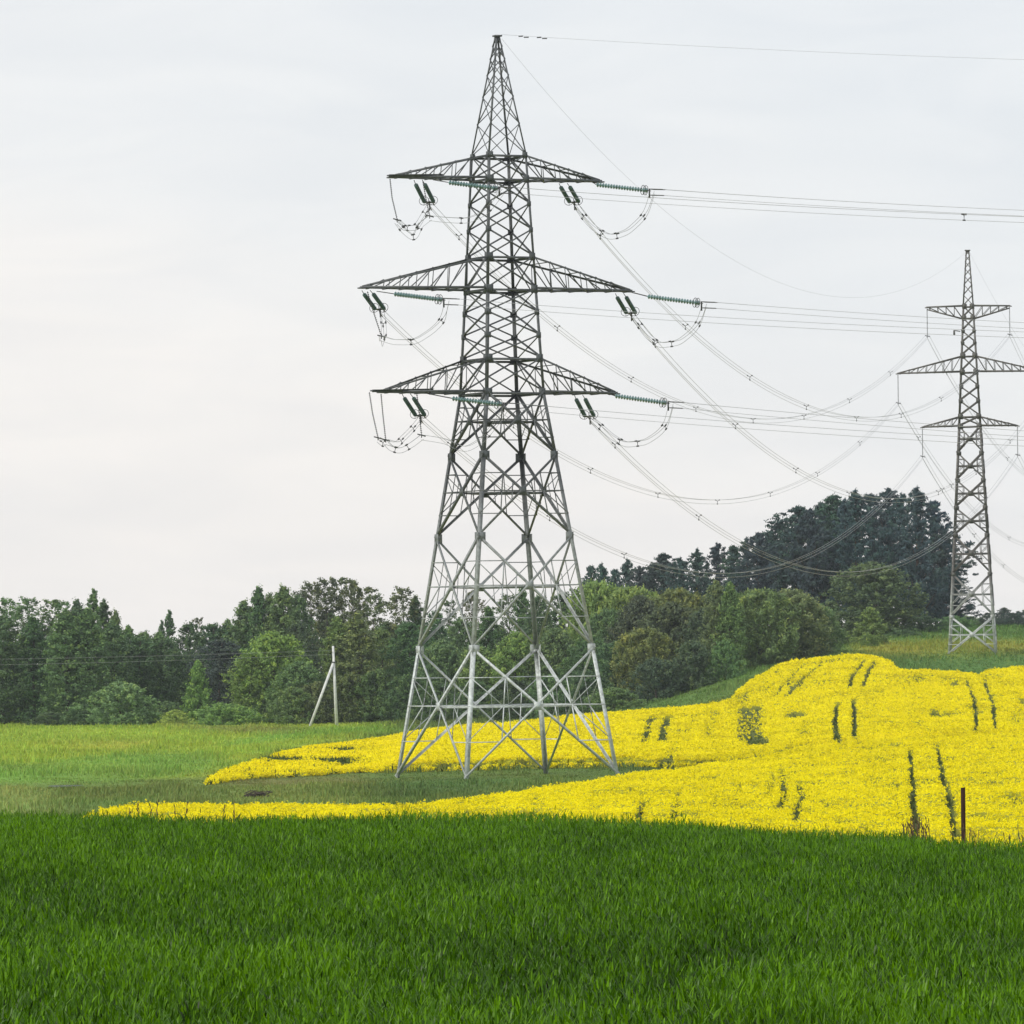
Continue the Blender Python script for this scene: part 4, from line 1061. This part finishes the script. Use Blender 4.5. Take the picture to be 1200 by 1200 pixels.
# left wood, back rank
for a in [
 ('broad_a', -25, 872, 706, 75, DK, 'dark broad tree cut off by the left edge of the picture'),
 ('airy', 8, 868, 702, 48, MD, 'thin topped tree at the left end of the wood, sky showing through its head'),
 ('airy', 33, 866, 701, 50, MD, 'open headed tree second along the left wood skyline'),
 ('airy_b', 62, 868, 703, 44, MD, 'loose headed tree with an arching top between the open tree and the tall spire'),
 ('airy_b', 76, 870, 706, 36, MD, 'narrow loose tree just left of the tall spire on the left wood skyline'),
 ('tall_b', 92, 866, 704, 46, DK, 'dark tree pressed against the left side of the tall spire'),
 ('spire', 112, 862, 692, 40, DK, 'tall pointed dark tree that makes the highest spire of the left wood'),
 ('tall_a', 124, 864, 704, 34, DK, 'tree with a narrow top just right of the tallest spire'),
 ('tall_b', 137, 862, 716, 30, MD, 'small tree stepping down right of the tall spire'),
 ('tall_a', 152, 858, 734, 42, MD, 'green tree on the slope of the skyline down from the spire'),
 ('broad_b', 170, 858, 741, 46, MD, 'low round tree at the dip in the left wood skyline'),
 ('spire', 200, 866, 716, 28, DK, 'lone slender spruce tip rising right of the skyline dip'),
 ('spire', 191, 868, 728, 20, DK, 'small spruce tip beside the lone slender spruce'),
 ('tall_b', 188, 858, 741, 48, MD, 'soft green tree below the lone slender spruce'),
 ('broad_a', 224, 860, 731, 50, DK, 'round headed dark tree right of the lone slender spruce'),
 ('airy_b', 235, 874, 724, 20, TW, 'bare thin stem poking above the round headed dark tree'),
 ('broad_b', 250, 866, 732, 55, DK, 'dark tree in the low stretch of skyline before the tall clump'),
 ('tall_a', 268, 866, 727, 46, MD, 'tree at the foot of the tall central clump of the left wood'),
 ('tall_b', 288, 860, 705, 56, MD, 'tree on the rising left flank of the tall central clump'),
 ('tall_b', 305, 858, 689, 44, DK, 'narrow topped tree at the left of the tall central clump'),
 ('tall_a', 319, 858, 697, 50, MD, 'full green tree between the two peaks of the tall central clump'),
 ('tall_b', 334, 856, 688, 58, MD, 'tallest full green tree of the central clump'),
 ('broad_a', 352, 862, 700, 52, DK, 'dark tree where the full green clump meets the twiggy trees'),
 ('airy', 364, 872, 683, 40, TW, 'first thin twiggy tree right of the green clump'),
 ('airy', 382, 874, 679, 44, TW, 'twiggy tree with a dark knot of leaves high in its head'),
 ('airy_b', 398, 876, 677, 40, TW, 'tallest see-through twiggy tree above the white pole'),
 ('airy', 414, 874, 680, 42, TW, 'twiggy tree right of the tallest see-through one'),
 ('airy_b', 428, 872, 688, 40, TW, 'drooping twiggy tree above the olive tree'),
 ('airy', 442, 870, 697, 38, TW, 'last twiggy tree on the right shoulder of the clump'),
 ('airy', 472, 856, 689, 46, TW, 'brownish feathery tree just left of the large pylon'),
 ('tall_a', 489, 858, 700, 40, DK, 'dark tree directly behind the left leg of the large pylon'),
]: T(a[0], 'tree', *a[1:], W2)
# left wood, front rank
for a in [
 ('broad_b', 4, 838, 722, 66, DK, 'dark leafy tree reaching to the ground at the left edge of the wood'),
 ('tall_b', 40, 838, 724, 58, DK, 'dark green tree with bluish leaves second in the front row of the wood'),
 ('tall_a', 78, 832, 716, 62, MD, 'tall pale green poplar like tree left of the big round bush'),
 ('tall_b', 104, 834, 714, 66, MD, 'broad green tree right behind the pale poplar like tree'),
 ('tall_a', 133, 840, 728, 56, MD, 'mid green tree above the big round bush'),
 ('broad_b', 165, 842, 748, 58, DK, 'dark tree right above the big round bush in the deep part of the wood'),
 ('broad_a', 196, 842, 750, 54, DK, 'dark tree between the big round bush and the small pointed tree'),
 ('cone', 232, 826, 775, 33, LT, 'small pale pointed tree standing in front of the dark wood'),
 ('broad_b', 258, 842, 750, 60, BL, 'bluish dark tree between the small pointed tree and the round bright tree'),
 ('round_tree', 322, 822, 742, 82, BR, 'large round bright green tree in the middle of the left wood'),
 ('broad_b', 292, 820, 768, 46, LT, 'bright green tree clinging to the left side of the large round one'),
 ('round_tree', 352, 814, 776, 62, MD, 'mid green rounded tree between the bright tree and the white pole'),
 ('tall_a', 396, 826, 724, 44, OL, 'olive tree with upright shoots directly behind the white pole'),
 ('tall_b', 420, 824, 720, 64, OL, 'large olive green tree right of the white pole'),
 ('broad_a', 448, 834, 738, 50, OL, 'olive tree on the right flank of the large olive one'),
 ('broad_b', 480, 830, 730, 52, DK, 'dark green tree at the left legs of the large pylon'),
]: T(a[0], 'tree', *a[1:], W1)
for a in [
 ('round_bush', 143, 818, 800, 78, (.165, .255, .10), 'big dome shaped bush at the meadow edge'),
 ('low_bush', 206, 806, 832, 34, (.26, .42, .085), 'small bright green bush right of the big dome shaped one'),
 ('low_bush', 196, 822, 822, 34, MD, 'dull bush behind the small bright bush'),
 ('low_bush', 259, 806, 824, 46, (.19, .31, .085), 'left half of the pair of green bushes before the large round tree'),
 ('low_bush', 283, 806, 828, 42, (.19, .32, .085), 'right half of the pair of green bushes before the large round tree'),
 ('low_bush', 302, 818, 824, 36, MD, 'small bush tucked under the left side of the large round tree'),
 ('round_bush', 342, 806, 806, 56, OL, 'olive bush left of the foot of the slanting brace'),
 ('round_bush', 372, 808, 800, 58, (.115, .180, .066), 'olive brown bush between the slanting brace and the wood'),
 ('round_bush', 410, 806, 790, 62, (.080, .142, .042), 'dark bush directly right of the white pole'),
 ('round_bush', 444, 804, 786, 66, (.078, .142, .042), 'wide dark bush between the white pole and the large pylon'),
 ('round_bush', 478, 800, 792, 58, DK, 'dark bush at the left foot of the large pylon'),
 ('low_bush', 60, 826, 834, 44, DK, 'dark low bush left of the big dome shaped one'),
 ('low_bush', 100, 824, 826, 46, DK, 'dark low bush touching the big dome shaped one'),
]: T(a[0], 'bush', *a[1:], BU, cat='bush')
# behind the large pylon
BP = 'trees behind the large pylon'
for a in [
 ('broad_a', 512, 852, 718, 50, DK, 'dark tree seen through the left side of the large pylon'),
 ('airy_b', 530, 856, 704, 26, DK, 'small loose dark tree inside the left half of the large pylon'),
 ('broad_b', 540, 842, 726, 48, MD, 'green tree seen just left of the front leg of the large pylon'),
 ('airy', 556, 862, 693, 40, TW, 'twiggy tree top seen at the crossing beams of the large pylon'),
 ('tall_a', 574, 850, 712, 44, DK, 'dark tree seen just right of the front leg of the large pylon'),
 ('airy', 596, 858, 697, 38, TW, 'thin tree top inside the large pylon'),
 ('tall_a', 614, 852, 690, 38, DK, 'narrow dark tree seen at the middle of the large pylon'),
 ('broad_a', 632, 846, 700, 54, DK, 'rounded dark tree behind the back leg of the large pylon'),
 ('broad_b', 662, 842, 696, 56, DK, 'dark tree between the back and right legs of the large pylon'),
 ('round_tree', 520, 806, 752, 60, MD, 'mid green rounded tree low behind the left legs of the large pylon'),
 ('round_tree', 562, 804, 760, 58, LT, 'lighter green bushy tree low behind the front leg of the large pylon'),
 ('round_tree', 608, 800, 742, 66, LT, 'bright bushy tree seen through the middle of the large pylon'),
 ('round_tree', 652, 796, 738, 66, MD, 'mid green bushy tree between the two right legs of the large pylon'),
 ('round_tree', 694, 790, 748, 60, DK, 'dark bushy tree right behind the right leg of the large pylon'),
]: T(a[0], 'tree', *a[1:], BP)
for a in [
 ('round_bush', 512, 782, 800, 54, DK, 'dark bush low behind the left legs of the large pylon'),
 ('round_bush', 556, 778, 798, 56, DK, 'dark bush at the foot of the front leg of the large pylon'),
 ('round_bush', 600, 772, 796, 58, (.07, .125, .05), 'dark bush framed by the legs of the large pylon'),
 ('round_bush', 645, 768, 792, 60, MD, 'green bush framed by the right legs of the large pylon'),
 ('round_bush', 690, 764, 786, 62, DK, 'dark bush outside the right leg of the large pylon'),
 ('low_bush', 720, 752, 806, 58, MD, 'low dark bush where the yellow field meets the grassy wedge'),
]: T(a[0], 'bush', *a[1:], 'bushes behind the large pylon', cat='bush')
# shrub belt up the hill
SB = 'trees of the belt below the pines'
for a in [
 ('willow', 700, 822, 684, 80, YG, 'yellowish feathery tree right of the large pylon under the pines'),
 ('willow', 742, 820, 690, 82, YG, 'yellowish feathery tree second in the belt under the pines'),
 ('willow', 714, 806, 716, 62, MD, 'green tree below the yellowish feathery pair'),
 ('round_tree', 752, 800, 700, 66, DB, 'dark brownish tree in the middle of the belt'),
 ('willow', 798, 806, 692, 84, (.125, .18, .06), 'olive brown tree top above the dark brownish tree'),
 ('round_tree', 790, 790, 708, 74, DB, 'large dark brown green tree right of the olive bush'),
 ('round_tree', 826, 786, 714, 50, DB, 'dark brown tree at the right end of the dark group'),
 ('willow', 756, 774, 738, 66, (.16, .215, .066), 'olive yellow bush in front of the dark brown trees'),
 ('round_tree', 724, 778, 752, 60, DK, 'dark green bush left of the olive yellow one'),
 ('tall_b', 841, 776, 681, 42, WI, 'tall slim light green tree in the belt, left of the pair'),
 ('tall_a', 858, 774, 683, 40, WI, 'tall slim light green tree in the belt, right of the pair'),
 ('willow', 892, 780, 692, 78, (.15, .225, .085), 'pale green leafy tree right of the tall slim pair'),
 ('willow', 925, 786, 692, 82, (.15, .225, .085), 'widest pale green tree of the belt'),
 ('willow', 952, 792, 708, 60, WI, 'pale green tree at the right end of the belt'),
 ('round_tree', 1025, 872, 660, 92, (.092, .145, .06), 'big round tree in front of the pines left of the far pylon'),
 ('cone', 1021, 822, 712, 38, LT, 'small pointed light tree at the foot of the big round one'),
]: T(a[0], 'tree', *a[1:], SB)
for a in [
 ('low_bush', 1020, 812, 743, 22, LT, 'tiny bright bush before the small pointed light tree'),
 ('low_bush', 978, 822, 736, 44, MD, 'low bush between the pale belt and the small pointed tree'),
 ('low_bush', 1060, 850, 738, 36, DK, 'low dark bush right of the small pointed tree'),
 ('low_bush', 1085, 880, 722, 44, DK, 'low bush under the pines beside the left leg of the far pylon'),
 ('low_bush', 1120, 900, 722, 40, MD, 'low bush seen through the legs of the far pylon'),
 ('round_bush', 770, 762, 772, 60, DB, 'dark bush at the top of the grassy wedge below the brown trees'),
 ('round_bush', 812, 764, 752, 56, DB, 'brown green bush at the top of the grassy wedge'),
 ('low_bush', 850, 764, 752, 40, MD, 'green bush under the tall slim pair'),
]: T(a[0], 'bush', *a[1:], 'bushes of the belt below the pines', cat='bush')
# pines
PG = 'pines on the hilltop'
pin = [(694, 664, 'c', 24), (708, 661, 'd', 30), (722, 668, 'c', 24), (737, 656, 'd', 32), (752, 664, 'a', 26), (766, 662, 'c', 26), (780, 650, 'b', 32), (800, 654, 'd', 34), (820, 644, 'd', 34), (843, 637, 'd', 38), (862, 640, 'c', 32),
       (878, 631, 'd', 34), (892, 625, 'a', 36), (905, 626, 'c', 32), (918, 612, 'a', 36), (939, 595, 'b', 40), (953, 597, 'a', 36), (967, 590, 'c', 36), (982, 582, 'b', 38), (994, 586, 'd', 36),
       (1007, 575, 'd', 44), (1024, 580, 'c', 40), (1045, 573, 'a', 42), (1060, 579, 'd', 40), (1079, 572, 'd', 48), (1099, 588, 'c', 36), (1108, 622, 'd', 50), (1118, 660, 'd', 42)]
ordn = ['first', 'second', 'third', 'fourth', 'fifth', 'sixth', 'seventh', 'eighth', 'ninth', 'tenth', 'eleventh', 'twelfth', 'thirteenth', 'fourteenth']
for i, (px, top, k, w) in enumerate(pin):
    lb = ('dark pine on the hill skyline, %s from the left end of the row' % ordn[i]) if i < 14 else ('tall dark pine on the hill skyline, %s from the right end of the row' % ordn[len(pin)-1-i])
    T('pine_'+k, 'pine_tree', px, 915 + 12*((i*7) % 4), top, w*1.5, tuple(c*rt.uniform(.85, 1.15) for c in PN), lb, PG)
for i, (px, top, w) in enumerate([(700, 690, 40), (745, 690, 40), (790, 684, 44), (830, 676, 44), (870, 668, 44), (905, 660, 46), (940, 645, 48), (970, 640, 50), (1000, 630, 52), (1035, 630, 54), (1070, 640, 54), (1092, 650, 46)]):
    T('pine_d', 'pine_tree', px, 950 + 7*(i % 3), top, w*1.25, PN, 'dark pine inside the hill wood, hidden behind the front pines', 'inner pines of the hill wood')
for i, (px, top, w, kd) in enumerate([(1128, 719, 20, 'broad_a'), (1139, 722, 18, 'broad_b'), (1150, 724, 18, 'spire'), (1159, 718, 18, 'broad_a'), (1168, 724, 18, 'broad_b'), (1178, 712, 20, 'tall_a'), (1187, 718, 18, 'broad_b'), (1195, 716, 18, 'spire'), (1205, 714, 22, 'broad_a'), (1216, 717, 20, 'tall_b'), (1116, 724, 18, 'tall_a')]):
    T(kd, 'tree', px, 1120+6*(i % 3), top, w*1.5, BL if px > 1150 else MD, 'small distant tree of the hilltop row right of the far pylon', 'distant trees on the hilltop')
# unseen interior of the left wood
rf = random.Random(17)
for i in range(34):
    px = -60 + i*22 + rf.uniform(-8, 8); pxs = [-60, 110, 170, 225, 300, 350, 440, 480, 700]; tops = [730, 738, 760, 755, 720, 716, 720, 735, 730]
    T(rf.choice(['broad_a', 'broad_b', 'tall_b']), 'tree', px, rf.uniform(848, 905), float(np.interp(px, pxs, tops)) + rf.uniform(0, 14), rf.uniform(46, 62), DK, 'dark tree deep inside the lowland wood, mostly covered by the trees in front', 'inner trees of the lowland wood')

# ------------------------------------------------------------------ air
mb = MB(); mb.box((0, 1560, 28), (1700, 0, 0), (0, 1660, 0), (0, 0, 50))
m, n, l = new_mat('thin_haze'); o = N(n, 'ShaderNodeOutputMaterial'); pv = N(n, 'ShaderNodeVolumePrincipled')
pv.inputs['Color'].default_value = (.86, .92, 1, 1); pv.inputs['Density'].default_value = .00006; l.new(pv.outputs[0], o.inputs['Volume'])
hz = mb.build('haze', m); tag(hz, 'thin pale haze that softens the far trees and hill', 'haze', kind='stuff')

# ------------------------------------------------------------------ sky, sun, camera
w = bpy.data.worlds.new('World'); sc.world = w; w.use_nodes = True
n, l = w.node_tree.nodes, w.node_tree.links; n.clear()
bg = N(n, 'ShaderNodeBackground'); wo = N(n, 'ShaderNodeOutputWorld'); l.new(bg.outputs[0], wo.inputs[0]); bg.inputs['Strength'].default_value = .1
sky = N(n, 'ShaderNodeTexSky'); sky.sky_type = 'NISHITA'; sky.sun_disc = False
EL, AZ = math.radians(40), math.atan2(-.80, -.60)            # sun from the left, a little behind the viewer
sky.sun_elevation = EL; sky.sun_rotation = AZ % (2*math.pi)
tc = N(n, 'ShaderNodeTexCoord'); sp = N(n, 'ShaderNodeSeparateXYZ'); l.new(tc.outputs['Generated'], sp.inputs[0])
# a veil of even high cloud: tone by elevation, broken by faint bands
mp = N(n, 'ShaderNodeMapping'); mp.inputs['Scale'].default_value = (14, 14, 42); l.new(tc.outputs['Generated'], mp.inputs[0])
no = N(n, 'ShaderNodeTexNoise'); no.inputs['Scale'].default_value = 1.0; no.inputs['Detail'].default_value = 5; no.inputs['Roughness'].default_value = .5; l.new(mp.outputs[0], no.inputs['Vector'])
ad = N(n, 'ShaderNodeMath', operation='MULTIPLY_ADD'); l.new(no.outputs['Fac'], ad.inputs[0]); ad.inputs[1].default_value = .05
l.new(sp.outputs['Z'], ad.inputs[2])
a2 = N(n, 'ShaderNodeMath', operation='MULTIPLY_ADD'); l.new(sp.outputs['X'], a2.inputs[0]); a2.inputs[1].default_value = .32; l.new(ad.outputs[0], a2.inputs[2])
cr = ramp(n, [(0, (9.75, 9.4, 9.1)), (.055, (9.65, 9.4, 9.2)), (.085, (9.0, 9.1, 9.2)), (.13, (8.5, 8.8, 9.1)), (.4, (8.9, 9.2, 9.6)), (1, (10.5, 10.8, 11.2))])
l.new(a2.outputs[0], cr.inputs[0])
m2 = N(n, 'ShaderNodeMapping'); m2.inputs['Scale'].default_value = (22, 22, 95); m2.inputs['Rotation'].default_value = (0, .12, 0); l.new(tc.outputs['Generated'], m2.inputs[0])
n3 = N(n, 'ShaderNodeTexNoise'); n3.inputs['Scale'].default_value = 1.0; n3.inputs['Detail'].default_value = 4; n3.inputs['Distortion'].default_value = .6; l.new(m2.outputs[0], n3.inputs['Vector'])
c3 = ramp(n, [(.35, (.972, .978, .985)), (.65, (1.035, 1.03, 1.022))]); l.new(n3.outputs['Fac'], c3.inputs[0])
mu = N(n, 'ShaderNodeMix', data_type='RGBA', blend_type='MULTIPLY'); mu.inputs['Factor'].default_value = 1; l.new(cr.outputs[0], mu.inputs[6]); l.new(c3.outputs[0], mu.inputs[7])
mx = N(n, 'ShaderNodeMix', data_type='RGBA'); mx.inputs['Factor'].default_value = .93; l.new(sky.outputs[0], mx.inputs[6]); l.new(mu.outputs[2], mx.inputs[7])
l.new(mx.outputs[2], bg.inputs['Color'])

sun = bpy.data.lights.new('sun', 'SUN'); sun.energy = 2.4; sun.angle = math.radians(10); sun.color = (1, .95, .87)
so = bpy.data.objects.new('sun', sun); COL.objects.link(so)
from mathutils import Vector
sdir = Vector((math.sin(AZ)*math.cos(EL), math.cos(AZ)*math.cos(EL), math.sin(EL)))
so.rotation_euler = (-sdir).to_track_quat('-Z', 'Y').to_euler()

cam = bpy.data.cameras.new('camera'); co = bpy.data.objects.new('camera', cam); COL.objects.link(co)
cam.sensor_width = 36; cam.lens = F/1200*36; cam.shift_x = 0; cam.shift_y = (PY0-600)/1200
cam.clip_start = .5; cam.clip_end = 20000
from mathutils import Matrix
co.matrix_world = Matrix.Translation((0, 0, CZ)) @ Matrix.Rotation(math.radians(90), 4, 'X') @ Matrix.Rotation(-ROLL, 4, 'Z')
sc.camera = co
sc.view_settings.view_transform = 'Standard'; sc.view_settings.look = 'None'; sc.view_settings.exposure = 0; sc.view_settings.gamma = 1
sc.render.resolution_x = sc.render.resolution_y = 1024
